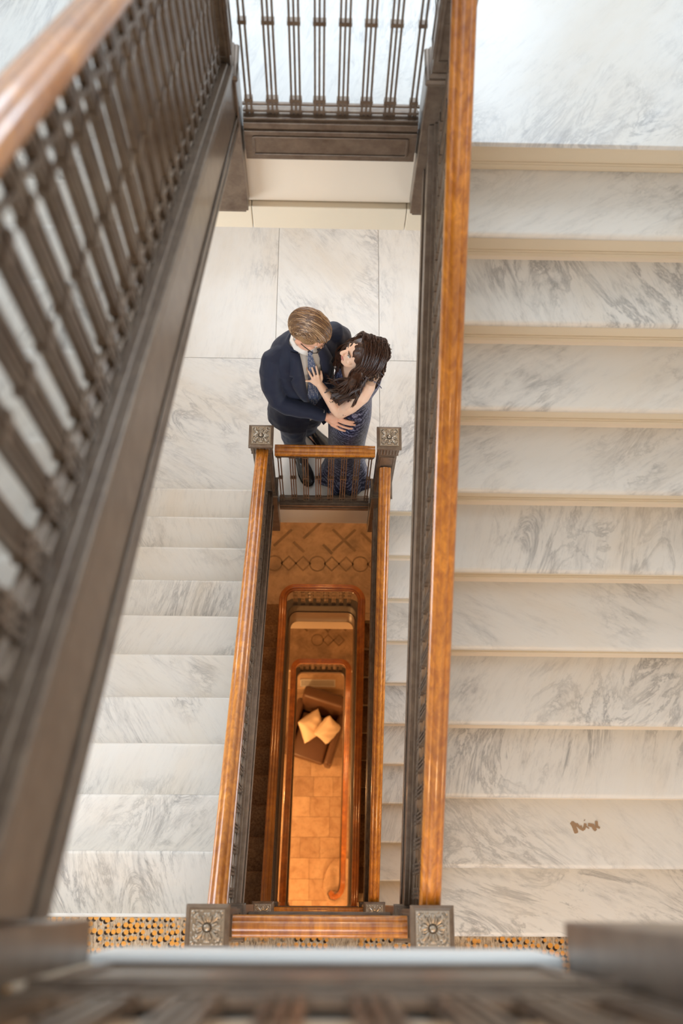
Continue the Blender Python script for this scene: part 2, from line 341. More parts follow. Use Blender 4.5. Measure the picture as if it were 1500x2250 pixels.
# ---------------------------------------------------------------- newel posts
def ornament_mesh():
    mb = MB(); a = .055
    mb.box(-a, a, -a, a, 0, .003)
    mb.ell((0, 0, .008), (.012, .012, .010), 14, 8)
    for k in range(16):
        an = math.pi / 8 * k; R = Matrix.Rotation(an, 3, 'Z')
        ln, wd_ = ((.034, .0085) if k % 4 == 0 else (.044, .0085) if k % 4 == 2 else (.026, .0045))
        mb.ell(R @ Vector((.012 + ln * .5, 0, .005)), (ln * .56, wd_, .0075), 10, 6, R @ Matrix.Rotation(-.10, 3, 'Y'))
        if k % 2 == 0:
            for q in (-1, 1):
                mb.ell(R @ Vector((.008 + ln * .95, q * .0062, .007)), (.0062, .0052, .006), 8, 5, R)
                mb.ell(R @ Vector((.010 + ln * .62, q * .0080, .006)), (.0075, .0034, .0055), 8, 5, R @ Matrix.Rotation(q * .5, 3, 'Z'))
    for sx in (-1, 1):
        for sy in (-1, 1):
            mb.ell((sx * .046, sy * .046, .005), (.007, .007, .005), 8, 5)
            for q in (.018, .034): mb.ell((sx * q, sy * .049, .004), (.006, .0035, .004), 8, 5); mb.ell((sx * .049, sy * q, .004), (.0035, .006, .004), 8, 5)
    return mb.mesh('rosette', M['ornament'], 60)
def newel_meshes():
    d = {}
    mb = MB(); mb.frus(0, 0, 1.065, .066, 1.075, .072).frus(0, 0, 1.075, .072, 1.09, .072).frus(0, 0, 1.09, .072, 1.0995, .060)
    d['cap'] = (mb.mesh('cap', M['iron']), .002)
    mb = MB().frus(0, 0, .965, .056, .975, .062).box(-.060, .060, -.060, .060, .975, 1.065)
    for k in range(4):
        R = Matrix.Rotation(k * R90, 4, 'Z'); q = MB()
        for i in range(6): q.cap_tube([(-.045 + i * .018, -.060, .99), (-.045 + i * .018, -.060, 1.048)], .005, 8)
        q.xf(R); mb.add(q.v, q.f)
    d['fluted_block'] = (mb.mesh('fluted_block', M['iron']), .0015)
    mb = MB().box(-.052, .052, -.052, .052, .33, .965)
    for k in range(4):
        q = MB()
        for x0, x1, z0, z1 in ((-.042, -.036, .38, .93), (.036, .042, .38, .93), (-.042, .042, .374, .38), (-.042, .042, .93, .936)): q.box(x0, x1, -.056, -.05, z0, z1)
        for z0 in (.52, .60, .78): q.box(-.036, .036, -.0545, -.05, z0, z0 + .006)
        q.xf(Matrix.Rotation(k * R90, 4, 'Z')); mb.add(q.v, q.f)
    d['shaft'] = (mb.mesh('shaft', M['iron']), .001)
    mb = MB().frus(0, 0, .300, .072, .312, .066).frus(0, 0, .285, .066, .300, .072).frus(0, 0, .312, .060, .33, .056)
    d['collar'] = (mb.mesh('collar', M['iron']), .001)
    mb = MB().box(-.0635, .0635, -.0635, .0635, -.375, .285)
    d['base_block'] = (mb.mesh('base_block', M['iron']), .003)
    d['drop_foot'] = (MB().box(-.054, .054, -.054, .054, -.395, -.375).mesh('drop_foot', M['iron']), .002)
    return d
NM = newel_meshes(); ROS = ornament_mesh()
def newel(x, y, z, label, top=True):
    t_ = thing('newel_post', label, 'newel post', (x, y, z))
    for k, (me, bv) in NM.items():
        o = link(me, k, t_); bevel(o, bv, 2)
    o = link(ROS, 'rosette', t_, (0, 0, 1.0985))
    return t_
newel(-XR, 0, 0, 'blurred dark newel post at the near left corner, closest to the camera')
newel(XR + .010, 0, 0, 'blurred dark newel post at the near right corner, closest to the camera')
newel(-XR - .004, 2.605, H1, 'dark iron newel post on the upper half landing, left end of its railing')
newel(XR + .004, 2.605, H1, 'dark iron newel post on the upper half landing, right end beside the wooden handrail')
newel(-XR, 0, -2 * h, 'large newel post with rosette cap left of the short wooden rail at the bottom')
newel(XR, 0, -2 * h, 'large newel post with rosette cap right of the short wooden rail at the bottom')
newel(-XR - .005, 2.60, H2, 'newel post with silvery rosette cap in front of the man in the suit')
newel(XR + .005, 2.60, H2, 'newel post with silvery rosette cap in front of the woman in the gown')
newel(-XR, 0, -4 * h, 'small dark newel post left of the shaft bottom rail, behind the larger left one')
newel(XR, 0, -4 * h, 'small dark newel post right of the shaft bottom rail, behind the larger right one')
level_rail(-.002, 0, 'blurred foreground railing of the topmost floor along the bottom edge', True, ht=.010, cap=-.055, drop=.375)
level_rail(2.605, H1, 'landing railing with slim triple bars and dark panelled apron above the couple')
level_rail(0, -2 * h, 'short railing with varnished handrail between the two large newel posts at the bottom', True)
level_rail(2.60, H2, 'short landing railing with varnished handrail directly in front of the couple', drop=.03)
level_rail(0, -4 * h, 'narrow wooden rail between the two small newel posts at the shaft bottom', True)
# ---------------------------------------------------------------- flights
def zleft(zf): return lambda y: zf - (y - YI) * r / T
def zright(zh, yk=YK): return lambda y: zh - (yk - y) * r / T
def steps(side, kind, ztop, label, m, mr, yk=YK, n=11, rr=r, go=T):
    """kind 'down_north' (west flights) or 'down_south' (east flights)"""
    x0, x1 = sorted((side * .402, side * (XW - .012)))
    t_ = thing('stair_flight', label, 'stairs', ((x0 + x1) / 2, 1.3, ztop - 6 * rr))
    tread = MB()
    sg = 1 if kind == 'down_north' else -1
    y00 = YI if kind == 'down_north' else yk
    prof = [(-go - .030, -.032), (-.008, -.032), (-.001, -.026), (.002, -.016), (-.001, -.007), (-.008, -.0015), (-.016, 0), (-go - .030, 0)]
    me = None
    for i in range(0, n):
        # tread i: nosing at y, z
        y = y00 + sg * i * go; z = ztop - i * rr
        if i == 0:
            if kind == 'down_north': MB().prismx([(y - .012, z - .032), (y - .006, z - .032), (y + .002, z - .014), (y - .006, z), (y - .012, z)], x0, x1).obj('tread', m, t_, 40)
            elif m is not M['marble_step']: pass
        else:
            pts = [(y + sg * a, z + b) for a, b in prof]
            if sg < 0: pts = pts[::-1]
            MB().prismx(pts, x0, x1).obj('tread', m, t_, 40)
        yr = y - sg * .028                 # riser face set back under the nosing
        mb = MB().box(x0, x1, min(yr, yr - sg * .02), max(yr, yr - sg * .02), z - rr + (.0), z - .032)
        if mr is M['riser']:
            for za, zb, d in ((z - .048, z - .033, .012), (z - .056, z - .048, .006), (z - rr + .001, z - rr + .028, .009), (z - rr + .028, z - rr + .036, .005)):
                mb.box(x0, x1, min(yr, yr + sg * d), max(yr, yr + sg * d), za, zb)
        mb.obj('riser', mr, t_)
    ya, yb = y00, y00 + sg * n * go
    za, zb = ztop, ztop - n * rr
    poly = [(ya, za - .28), (yb, zb - .28 + .0), (yb, zb - .17), (ya, za - .17)]
    if sg < 0: poly = poly[::-1]
    MB().prismx(poly, x0, x1).obj('soffit', M['cream'], t_)
    into(t_); return t_
steps(-1, 'down_north', 0, 'topmost marble flight seen between the blurred bars of the left railing', M['marble_step'], M['riser'])
steps(1, 'down_south', H1, 'widest marble flight with cream risers on the right side', M['marble_step'], M['riser'])
steps(-1, 'down_north', -2 * h, 'white marble flight on the left leading down to the couple', M['marble_step'], M['riser'])
steps(1, 'down_south', H2, 'narrow strip of marble flight right of centre, below the couple', M['marble_step'], M['riser'])
steps(-1, 'down_north', -4 * h, 'dark carpeted flight left of the lower shaft', M['step_carpet'], M['step_carpet'])
YK3 = 2.764
steps(1, 'down_south', H3, 'dark carpeted flight right of the lower shaft', M['step_carpet'], M['step_carpet'], yk=YK3)
fl_b = bpy.data.objects['stair_flight.001']; M['stain'] = mat('brown_stain', (.36, .22, .12), .6)
mb = MB(); mm = .000160
for pts, w_ in (([(415, 410), (455, 480), (480, 560), (510, 660)], 34), ([(400, 410), (530, 470), (600, 520)], 22), ([(530, 450), (610, 540), (700, 590)], 22), ([(635, 490), (650, 560)], 16), ([(755, 440), (740, 500), (705, 580)], 22), ([(770, 500), (840, 555)], 10), ([(740, 350), (745, 355)], 16), ([(835, 460), (880, 470), (950, 480)], 26), ([(940, 460), (960, 530), (1010, 595)], 26), ([(1045, 380), (1045, 460), (1030, 530)], 22), ([(1030, 490), (1115, 540)], 18)):
    P_ = [Vector((1.026 + (x - 385) * mm, .392 - (y - 390) * mm, -3.30 + .0003)) for x, y in pts]; nst = len(mb.f)
    for a, b in zip(P_[:-1], P_[1:]):
        d_ = (b - a).normalized(); n_ = 1.75 * Vector((-d_.y, d_.x, 0)) * w_ * mm; a2 = a - d_ * w_ * mm * .5; b2 = b + d_ * w_ * mm * .5; u_ = Vector((0, 0, .0004 + .00012 * len(mb.f)))
        pass
        mb.add([p + u_ for p in (a2 - n_ * .6, a2 + n_ * .6, a + n_, b + n_ * .9, b2 + n_ * .5, b2 - n_ * .5, b - n_ * .9, a - n_)], [(0, 1, 2, 3, 4, 5, 6, 7)[::-1]])
st_o = mb.obj('stain', M['stain'], fl_b); st_o.location = -fl_b.location
YA = (.066, 2.54)
flight_rail(-1, 0, YA[0], YA[1], zleft(0), 'large blurred dark railing running down the left side of the picture', top=.755, xr=.352, face=.318, bal=bal_mesh(.570))
flight_rail(1, H1, YA[0], YA[1], zright(H1), 'long railing with bright orange handrail beside the widest marble flight')
flight_rail(-1, -2 * h, YA[0], YA[1], zleft(-2 * h), 'railing with whitish glaring handrail beside the left marble flight below the couple')
flight_rail(1, H2, YA[0], YA[1], zright(H2), 'slender railing with amber handrail right of the lower shaft, below the couple')
# ---------------------------------------------------------------- lower shaft: mosaic landings, continuous rounded rail
landing(H3, 2.80, YN, [(-XW, XW, 2.815, YN)], M['mosaic'], depth=.65)
landing(H3, 2.60, 2.80, [(-XW, -.402, 2.612, 2.815)], M['mosaic'], depth=.4, x1=-.402)
landing(H3, 2.74, 2.80, [(.402, XW, 2.739, 2.815)], M['mosaic'], depth=.4, x0=.402)
tag(MB().box(-XW + .01, -.402, 2.615, 2.90, H3, H3 + .006).obj('carpet', M['step_carpet']), 'dark carpet strip where the lower left flight meets the mosaic landing', 'carpet')
fH3 = bpy.data.objects.new('tmp', None)
def inlay(parent, z, y0, xs, rad=.086):
    for i, x in enumerate(xs):
        mb = MB(); n = 28
        for k, (ra, rb, zz) in enumerate(((rad, rad - .013, .003),)):
            vs = []; fs = []
            for j in range(n):
                a = 2 * math.pi * j / n
                for q, zq in ((ra, 0), (ra, zz), (rb, zz), (rb, 0)): vs.append((x + q * math.cos(a), y0 + q * math.sin(a), z + zq))
            for j in range(n):
                for e in range(3): fs.append((j * 4 + e, ((j + 1) % n) * 4 + e, ((j + 1) % n) * 4 + e + 1, j * 4 + e + 1))
            mb.add(vs, fs)
        mb.obj('ring_inlay', M['inlay_dark'], parent)
    for x in [a + d for a in xs for d in (.149, .298)]:
        mb = MB(); vs = []; fs = []; ra, rb, zz = .086, .066, .003
        for j in range(4):
            a = math.pi / 2 * j
            for q, zq in ((ra, 0), (ra, zz), (rb, zz), (rb, 0)): vs.append((x + q * math.cos(a), y0 + q * math.sin(a), z + zq))
        for j in range(4):
            for e in range(3): fs.append((j * 4 + e, ((j + 1) % 4) * 4 + e, ((j + 1) % 4) * 4 + e + 1, j * 4 + e + 1))
        mb.add(vs, fs); mb.obj('diamond_inlay', M['inlay_dark'], parent)
    for kk, (cx, cy, ln, an) in enumerate(((.22, 3.60, .34, 45), (.22, 3.60, .34, -45), (.47, 3.62, .2, -45), (-.42, 3.62, .26, 45), (-.1, 3.72, .3, 45), (-.25, 3.52, .16, -45), (.05, 3.50, .14, -45))):
        R = Matrix.Translation((cx, y0 + cy - 3.34, z)) @ Matrix.Rotation(math.radians(an), 4, 'Z')
        MB().box(-ln / 2, ln / 2, -.014, .014, -.002, .0012 + kk * .0004).xf(R).obj('band_inlay', M['inlay_dark'], parent)
landing(ZH4, 3.0, YN, [(-XW, XW, 3.02, YN)], M['mosaic'], depth=.06)
fl = [o for o in S.objects if o.name.startswith('floor')]
inlay([o for o in fl if any(abs(v.co.z - (H3 - .022)) < 1e-4 for v in o.data.vertices)][0], H3, 3.34, (-.50, -.055, .39))
inlay([o for o in fl if any(abs(v.co.z - (ZH4 - .022)) < 1e-4 for v in o.data.vertices)][0], ZH4, 3.44, (-.055,))
struct(MB().box(-XW, XW, YS, -.10, Z4 - .40, Z4).obj('floor', M['step_carpet']))
# path pieces of the continuous lower rail, each point: x, y, nosing-or-floor height
def arc(cx, cy, rad, a0, a1, n=8): return [(cx + rad * math.cos(math.radians(a0 + (a1 - a0) * i / n)), cy + rad * math.sin(math.radians(a0 + (a1 - a0) * i / n))) for i in range(n + 1)]
def well_path(ystart, yN, yS, z0, zN, zS, rc=.12, xr=XR):
    P = []
    n = 10
    for i in range(n): P.append((-xr, ystart + (yN - rc - ystart) * i / n, z0 + (zN - z0) * min(1, i / (n - .6))))
    P += [(x, y, zN) for x, y in arc(-xr + rc, yN - rc, rc, 180, 90)]
    P += [(x, y, zN) for x, y in arc(xr - rc, yN - rc, rc, 90, 0)]
    for i in range(1, n): P.append((xr, yN - rc + (yS + rc - (yN - rc)) * i / n, zN + (zS - zN) * i / n))
    return P
def lower_rail(P, zoff, label, lo=-.19, group=None, hand='wood_lower', zN=None, yN=None, hb=.40, bal=True, base=None, thick=.36, xr=XR):
    t_ = thing('well_railing', label, 'railing', (0, yN, zN))
    rail_mesh(P, m=M[hand], parent=t_)
    q = [(x, y, z - zoff) for x, y, z in P]
    MB().sweep([(-.045, lo + .02), (-.045, hb - .02), (.030, hb - .02), (.036, hb - .04), (.030, hb - .06), (.036, lo + .04), (.030, lo + .02)], q).obj('well_fascia', M['iron_dull'], t_, 40)
    MB().sweep([(-.045, lo), (-.045, min(.16, hb - .05)), (.040, min(.16, hb - .05)), (.045, min(.13, hb - .06)), (.038, min(.10, hb - .07)), (.038, lo + .01), (.044, lo)], q).obj('well_stringer', M['brown_paint'], t_, 40)
    if bal:
        bm = bal_mesh(zoff - hb - .06, 'baluster', ornate=False); bo = bal_mesh(zoff - hb - .06, 'baluster', ornate=True)
        for i in range(8):
            x = -.26 + i * .52 / 7
            o = link(bo if i in (2, 4, 6) else bm, 'baluster', t_, (x, yN, zN + hb)); o.rotation_euler.z = R90
        for s_ in (-1, 1):
            for i in range(20):
                y = .2 + i * .115
                zz = np.interp(y, [p[1] for p in P[:10]], [p[2] for p in P[:10]]) if s_ < 0 else np.interp(-y, [-p[1] for p in P[-9:]], [p[2] for p in P[-9:]])
                link(bm, 'baluster', t_, (s_ * xr, y, zz - zoff + hb - .02))
    into(t_); return t_
N3 = 2.815; ZR3 = H3 + .92
P3 = well_path(.066, N3, -.05, zleft(-4 * h)(.066) + .82, ZR3, Z4 + .98)
P3 += [(x, y, Z4 + .95) for x, y in arc(XR - .10, .05, .10, 0, -90)]
P3 += [(x, y, Z4 + .95) for x, y in arc(-XR + .10, .05, .10, -90, -180)]
lower_rail(P3, .92, 'glossy mahogany handrail with rounded corners framing the lower shaft, outer and higher of two', zN=H3, yN=N3)
N4 = 3.0; ZR4 = ZH4 + .67
P4 = well_path(.05, N4, .25, Z4 + .93, ZR4, ZG + .84, rc=.11, xr=.362)
P4 += [(.362, .33, ZG + .82), (.358, .26, ZG + .81), (.338, .19, ZG + .81), (.30, .14, ZG + .81), (.25, .11, ZG + .81), (.205, .12, ZG + .81), (.19, .155, ZG + .81), (.215, .185, ZG + .81)]
lower_rail(P4, .67, 'innermost rounded mahogany handrail deep in the shaft around the armchair', zN=ZH4, yN=N4, xr=.362, lo=.10, hb=.12)
# ---------------------------------------------------------------- ground floor, tiles
gf = struct(MB().box(-XW, XW, YS, YN, ZG - .2, ZG - .012).obj('floor', M['grout']))
random.seed(4); row = 0; y = .065 - .305 * 6
lay = {2: [(-.36, -.01), (-.01, .45)]}
while y < 4.2:
    off = [-.06, .245, -.01][row % 3] if row != 8 else .1
    x = -1.3 + off; 
    while x < 1.3:
        wd = random.choice([.305, .305, .61]); g = .002
        MB().box(x + g, x + wd - g, y + g, y + .305 - g, ZG - .012, ZG + random.uniform(-.0006, .0006)).obj('tile', M['travertine'], gf)
        x += wd
    y += .305; row += 1

# ---------------------------------------------------------------- things on the ground floor
M['leather'] = mat('brown_leather', (.13, .065, .035), .42, coat=.15, coat_rough=.3)
M['pillow'] = mat('cream_cushion_cloth', (.86, .70, .52), .9)
M['brass'] = mat('worn_brass', (.55, .38, .20), .3, .8)
n_ = thing('newel_post', 'low turned newel under the scrolled handrail end at the foot of the lowest flight', 'newel post', (.24, .15, ZG + .17))
MB().tube([(0, 0, 0), (0, 0, .03), (0, 0, .05), (0, 0, .30), (0, 0, .5), (0, 0, .56), (0, 0, .58)], [.06, .06, .035, .045, .025, .04, .04], 16).obj('shaft', M['brass'], n_, 40)
st = thing('starting_step', 'rounded pale starting step curling out at the bottom right of the shaft', 'step', (.36, .2, ZG))
mb = MB(); vs = [(.28 * math.cos(a), .05 + .30 * math.sin(a) * (1 if math.sin(a) < 0 else 1.4)) for a in [math.radians(80 + i * 10) for i in range(21)]] + [(.6, -.25), (.6, .47)]
def slab(poly, z0, z1):
    n = len(poly); return MB().add([(x, y, z0) for x, y in poly] + [(x, y, z1) for x, y in poly], [tuple(range(n - 1, -1, -1)), tuple(range(n, 2 * n))] + [(i, (i + 1) % n, n + (i + 1) % n, n + i) for i in range(n)])
slab([(x * .94, y * .94) for x, y in vs], 0, .14).obj('riser', M['inlay_light'], st); bevel(slab(vs, .14, .17).obj('tread', M['travertine'], st), .006, 2)
# armchair (local: faces -y)
ac = thing('armchair', 'brown leather armchair holding two cream cushions at the bottom of the shaft', 'chair', (-.085, 2.53, ZG))
ac.rotation_euler.z = math.radians(-17)
def soft(o, wd=.03): o.modifiers.new('b', 'BEVEL').width = wd; o.modifiers['b'].segments = 4; me = o.data; me.polygons.foreach_set('use_smooth', [True] * len(me.polygons)); return o
soft(MB().box(-.40, .40, -.40, .45, .10, .30).obj('base', M['leather'], ac), .02)
soft(MB().box(-.27, .27, -.45, .26, .30, .46).obj('seat', M['leather'], ac), .045)
q = MB().box(-.33, .33, -.10, .10, 0, .60); q.xf(Matrix.Translation((0, .36, .30)) @ Matrix.Rotation(math.radians(-14), 4, 'X')); soft(q.obj('backrest', M['leather'], ac), .05)
for sx in (-1, 1):
    soft(MB().box(min(sx * .28, sx * .40), max(sx * .28, sx * .40), -.44, .42, .12, .62).obj('armrest', M['leather'], ac), .045)
    MB().tube([(sx * .345, -.45, .615), (sx * .345, .38, .615)], .008, 8).obj('piping', M['leather'], ac)
    for sy in (-.34, .38): MB().frus(sx * .34, sy, 0, .018, .10, .028).obj('leg', M['wood_lower'], ac)
def cushion(loc, rot, lab, sz=.205, th=.10):
    n = 18; vs = []; fs = []
    for sgn in (1, -1):
        for i in range(n + 1):
            for j in range(n + 1):
                x = -1 + 2 * i / n; y = -1 + 2 * j / n
                k = (1 - x ** 4) * (1 - y ** 4); pin = 1 - .07 * (1 - x * x) * y * y - .0; piy = 1 - .07 * (1 - y * y) * x * x
                wr = .006 * math.sin(9 * x + 5 * y * sgn) * k
                vs.append((x * sz * piy, y * sz * pin, sgn * (th * k ** .55 + wr if k > 0 else 0)))
        b = 0 if sgn == 1 else (n + 1) ** 2
        for i in range(n):
            for j in range(n):
                f = (b + i * (n + 1) + j, b + (i + 1) * (n + 1) + j, b + (i + 1) * (n + 1) + j + 1, b + i * (n + 1) + j + 1)
                fs.append(f if sgn == 1 else f[::-1])
    o = MB().add(vs, fs).obj('cushion', M['pillow'], None, 80); o.location = loc; o.rotation_euler = [math.radians(a) for a in rot]
    o['group'] = 'cream cushions on the armchair'; return tag(o, lab, 'cushion', 'cream cushions on the armchair')
cushion((-.135, 2.58, ZG + .70), (46, 18, 38), 'larger left cream cushion leaning in the brown leather armchair')
cushion((.115, 2.52, ZG + .71), (56, -6, 50), 'right cream cushion leaning in the brown leather armchair', .185)
hc = thing('heater_cover', 'low wooden ledge with pale slotted vent behind the armchair', 'cabinet', (-.04, 3.4, ZG))
soft(MB().box(-.45, .42, -.20, .25, 0, .58).obj('body', M['inlay_light'], hc), .01); soft(MB().box(-.47, .44, -.23, .27, .58, .61).obj('top', M['inlay_light'], hc), .008)
vg = MB().box(-.28, .27, -.20, -.19, .61, .625).box(-.28, .27, -.09, -.08, .61, .625).box(-.28, -.265, -.20, -.08, .61, .625).box(.255, .27, -.20, -.08, .61, .625).obj('vent_frame', M['whiteplaster'], hc)
MB().box(-.265, .255, -.19, -.09, .611, .614).obj('recess', M['void'], vg)
for k in range(4): MB().box(-.265, .255, -.184 + k * .025, -.170 + k * .025, .614, .622).obj('slat', M['whiteplaster'], vg)
# ---------------------------------------------------------------- people
F0 = H2
def V(x, y, z): return Vector((x, y, F0 + z))
def lin(z, tab):                            # rows (z, ...): interpolate
    zs = [t_[0] for t_ in tab]; return [float(np.interp(z, zs, [t_[k] for t_ in tab])) for k in range(1, len(tab[0]))]
def bake(mb, name, m, parent, voxel, smooth=3, solid=0, noise=0, nscale=9, sm=True, fac=.5):
    o = mb.obj(name + '_raw', None)
    if solid: md = o.modifiers.new('s', 'SOLIDIFY'); md.thickness = solid; md.offset = 0
    md = o.modifiers.new('r', 'REMESH'); md.mode = 'VOXEL'; md.voxel_size = voxel; md.adaptivity = 0
    if smooth: md = o.modifiers.new('k', 'SMOOTH'); md.factor = fac; md.iterations = smooth
    dg = bpy.context.evaluated_depsgraph_get(); me = bpy.data.meshes.new_from_object(o.evaluated_get(dg), depsgraph=dg)
    old = o.data; bpy.data.objects.remove(o); bpy.data.meshes.remove(old)
    me.name = name; me.materials.clear(); me.materials.append(m)
    if noise:
        from mathutils import noise as nz
        n = len(me.vertices); co = np.empty(n * 3); me.vertices.foreach_get('co', co); nr = np.empty(n * 3); me.vertex_normals.foreach_get('vector', nr)
        co = co.reshape(-1, 3); nr = nr.reshape(-1, 3)
        d = np.array([nz.noise(Vector((p[0] * nscale, p[1] * nscale, p[2] * nscale * .6))) + .5 * nz.noise(Vector((p[0] * nscale * 2.3, p[1] * nscale * 2.3, p[2] * nscale * 1.5))) for p in co])
        co += nr * (d * noise)[:, None]; me.vertices.foreach_set('co', co.ravel())
    me.polygons.foreach_set('use_smooth', [True] * len(me.polygons)); me.update()
    return link(me, name, parent)
def frame(fdir, pitch, roll=0):             # local y = facing, pitch < 0 looks down
    f = Vector((fdir[0], fdir[1], 0)).normalized(); side = Vector((f.y, -f.x, 0))   # local x = person's right hand side
    R = Matrix((side, f, Vector((0, 0, 1)))).transposed()
    return R @ Matrix.Rotation(pitch, 3, 'X') @ Matrix.Rotation(roll, 3, 'Y')
HEAD = [(0, .052, .018, .018), (.012, .045, .034, .034), (.035, .030, .048, .058), (.06, .016, .057, .074), (.09, .005, .065, .086), (.12, .0, .071, .093), (.15, -.003, .074, .097), (.18, -.006, .071, .093), (.205, -.006, .058, .078), (.222, -.006, .038, .052), (.23, -.006, .015, .02)]
class Head:
    def __init__(s, c, R, k=1.0): s.c = Vector(c); s.R = R; s.k = k
    def p(s, x, y, z): return s.c + s.R @ (Vector((x, y, z - .12)) * s.k)
    def build(s, mb):
        k = s.k; ux = s.R @ Vector((1, 0, 0)); uy = s.R @ Vector((0, 1, 0))
        mb.loft([(s.p(0, y, z), ux * rx * k, uy * ry * k) for z, y, rx, ry in HEAD], 24)
        mb.tube([s.p(0, .088, .132), s.p(0, .097, .112), s.p(0, .108, .094), s.p(0, .112, .084), s.p(0, .095, .074)], [(.008 * k, .008 * k), (.009 * k, .010 * k), (.011 * k, .012 * k), (.014 * k, .012 * k), (.014 * k, .008 * k)], 10)
        mb.ell(s.p(0, .066, .012), (.018 * k, .016 * k, .014 * k), 10, 8, s.R)
        mb.ell(s.p(0, .083, .138), (.045 * k, .013 * k, .010 * k), 12, 8, s.R)
        mb.ell(s.p(0, .078, .053), (.024 * k, .016 * k, .013 * k), 12, 8, s.R)
        for sx in (-1, 1):
            mb.ell(s.p(sx * .038, .062, .082), (.022 * k, .022 * k, .02 * k), 10, 8, s.R)
            mb.ell(s.p(sx * .077, -.006, .108), (.009 * k, .020 * k, .032 * k), 12, 8, s.R @ Matrix.Rotation(.25, 3, 'X'))
            mb.ell(s.p(sx * .083, -.012, .115), (.008 * k, .018 * k, .026 * k), 12, 8, s.R @ Matrix.Rotation(.25, 3, 'X'))
    def features(s, parent, lip, brow, iris=(.12, .2, .22)):
        k = s.k
        for sx in (-1, 1):
            e = MB().ell(s.p(sx * .031, .0805, .118), (.0135 * k, .0115 * k, .0085 * k), 14, 10, s.R).obj('eye', M['eye'], parent, 80)
            MB().ell(s.p(sx * .031, .0885, .118), (.0052 * k, .0042 * k, .0052 * k), 12, 8, s.R).obj('iris', M['iris'], e, 80)
            MB().cap_tube([s.p(sx * .046, .0795, .1225), s.p(sx * .038, .089, .1265), s.p(sx * .029, .0925, .1270), s.p(sx * .018, .0905, .1225)], .0016 * k, 6).obj('eyelid', M[brow], parent, 80)
            MB().cap_tube([s.p(sx * .052, .0815, .139), s.p(sx * .040, .0925, .145), s.p(sx * .027, .0975, .144), s.p(sx * .016, .0975, .140)], [.0018 * k, .0028 * k, .003 * k, .0022 * k], 6).obj('eyebrow', M[brow], parent, 80)
        mb = MB(); mb.cap_tube([s.p(-.023, .087, .052), s.p(-.010, .0945, .0555), s.p(0, .0955, .0545), s.p(.010, .0945, .0555), s.p(.023, .087, .052)], [.0018 * k, .004 * k, .0038 * k, .004 * k, .0018 * k], 8)
        mb.cap_tube([s.p(-.021, .087, .050), s.p(-.009, .0935, .0465), s.p(.009, .0935, .0465), s.p(.021, .087, .050)], [.0018 * k, .0048 * k, .0048 * k, .0018 * k], 8)
        mb.obj('lips', M[lip], parent, 80)
def finger(mb, base, tip, r0, arch, bend=.10):
    a, b = Vector(base), Vector(tip); n = Vector(arch); ln = (b - a).length
    pts = [a - (b - a) * .35, a, a + (b - a) * .42 + n * ln * bend, a + (b - a) * .74 + n * ln * bend * .8, b]
    mb.cap_tube(pts, [r0 * 1.0, r0 * 1.08, r0 * 1.0, r0 * .92, r0 * .78], 10)
def hand(mb, wrist, bases, tips, thumb, r0, nrm, wr=.022):
    n = Vector(nrm).normalized(); w_ = Vector(wrist); cb = sum((Vector(b) for b in bases), Vector()) / 4
    for b in bases: mb.cap_tube([w_ + (Vector(b) - cb) * .35, w_ + (Vector(b) - w_) * .55, Vector(b)], [r0 * 1.5, r0 * 1.55, r0 * 1.25], 10)
    mb.tube([w_ - (cb - w_) * .3, w_, w_ + (cb - w_) * .5, cb], [(wr, wr * .72), (wr * 1.0, wr * .7), (wr * 1.35, wr * .62), (wr * 1.45, wr * .5)], 12, True, n)
    for b, t_ in zip(bases, tips): finger(mb, b, t_, r0, n)
    if thumb: mb.cap_tube([w_ + (Vector(thumb[0]) - w_) * .3, Vector(thumb[0]), (Vector(thumb[0]) + Vector(thumb[1])) / 2 + n * .004, Vector(thumb[1])], [r0 * 1.6, r0 * 1.45, r0 * 1.25, r0 * .95], 10)
def skin(name, col):
    m = mat(name, col, .45); b = m.node_tree.nodes['Principled BSDF']
    b.inputs['Subsurface Weight'].default_value = .15; b.inputs['Subsurface Radius'].default_value = (.012, .005, .003); b.inputs['Subsurface Scale'].default_value = 1.0
    t = NT(m); t.base(t.mix(t.ramp(t.noise(t.coords((1, 1, 1), rnd=False), 22, 3), [(.4, (0, 0, 0)), (.7, (.5, .5, .5))]), col, (col[0] * .97, col[1] * .84, col[2] * .78))); return m
M['skin_m'] = skin('skin_light', (.84, .48, .33)); M['skin_w'] = skin('skin_fair', (.94, .64, .47))
M['eye'] = mat('eye_white', (.8, .78, .76), .2); M['iris'] = mat('iris', (.06, .07, .07), .15)
M['lips_m'] = mat('lips_natural', (.55, .26, .2), .5); M['lips_w'] = mat('lips_pink', (.60, .26, .22), .35)
def hairmat(name, a, b, sc=240):
    m = mat(name, rough=.38, spec=.6); t = NT(m); t.base(t.ramp(t.noise(t.coords((1, 1, 1), rnd=False), sc, 3, .7), [(.40, a), (.60, b)])); t.bump(t.noise(t.coords((1, 1, 1), rnd=False), 420, 2), .4, .001); return m
M['hair_m'] = hairmat('light_brown_hair', (.19, .10, .045), (.46, .28, .135)); M['hair_w'] = hairmat('dark_brown_hair', (.020, .008, .005), (.080, .030, .013), 120)
def cloth(name, col, rough=.8, sheen=.2, wv=700):
    m = mat(name, col, rough, spec=.25); m.node_tree.nodes['Principled BSDF'].inputs['Sheen Weight'].default_value = sheen
    t = NT(m); t.bump(t.noise(t.coords((1, 1, 1), rnd=False), wv, 2), .15, .001); return m
M['suit'] = cloth('navy_suit_wool', (.014, .019, .042), .62, .12); M['trouser'] = cloth('navy_trouser_wool', (.032, .048, .10), .7)
M['shirt'] = cloth('white_shirt_cotton', (.88, .86, .82), .8, .0); M['shoe'] = mat('black_leather', (.018, .014, .012), .22, coat=.5, coat_rough=.15)
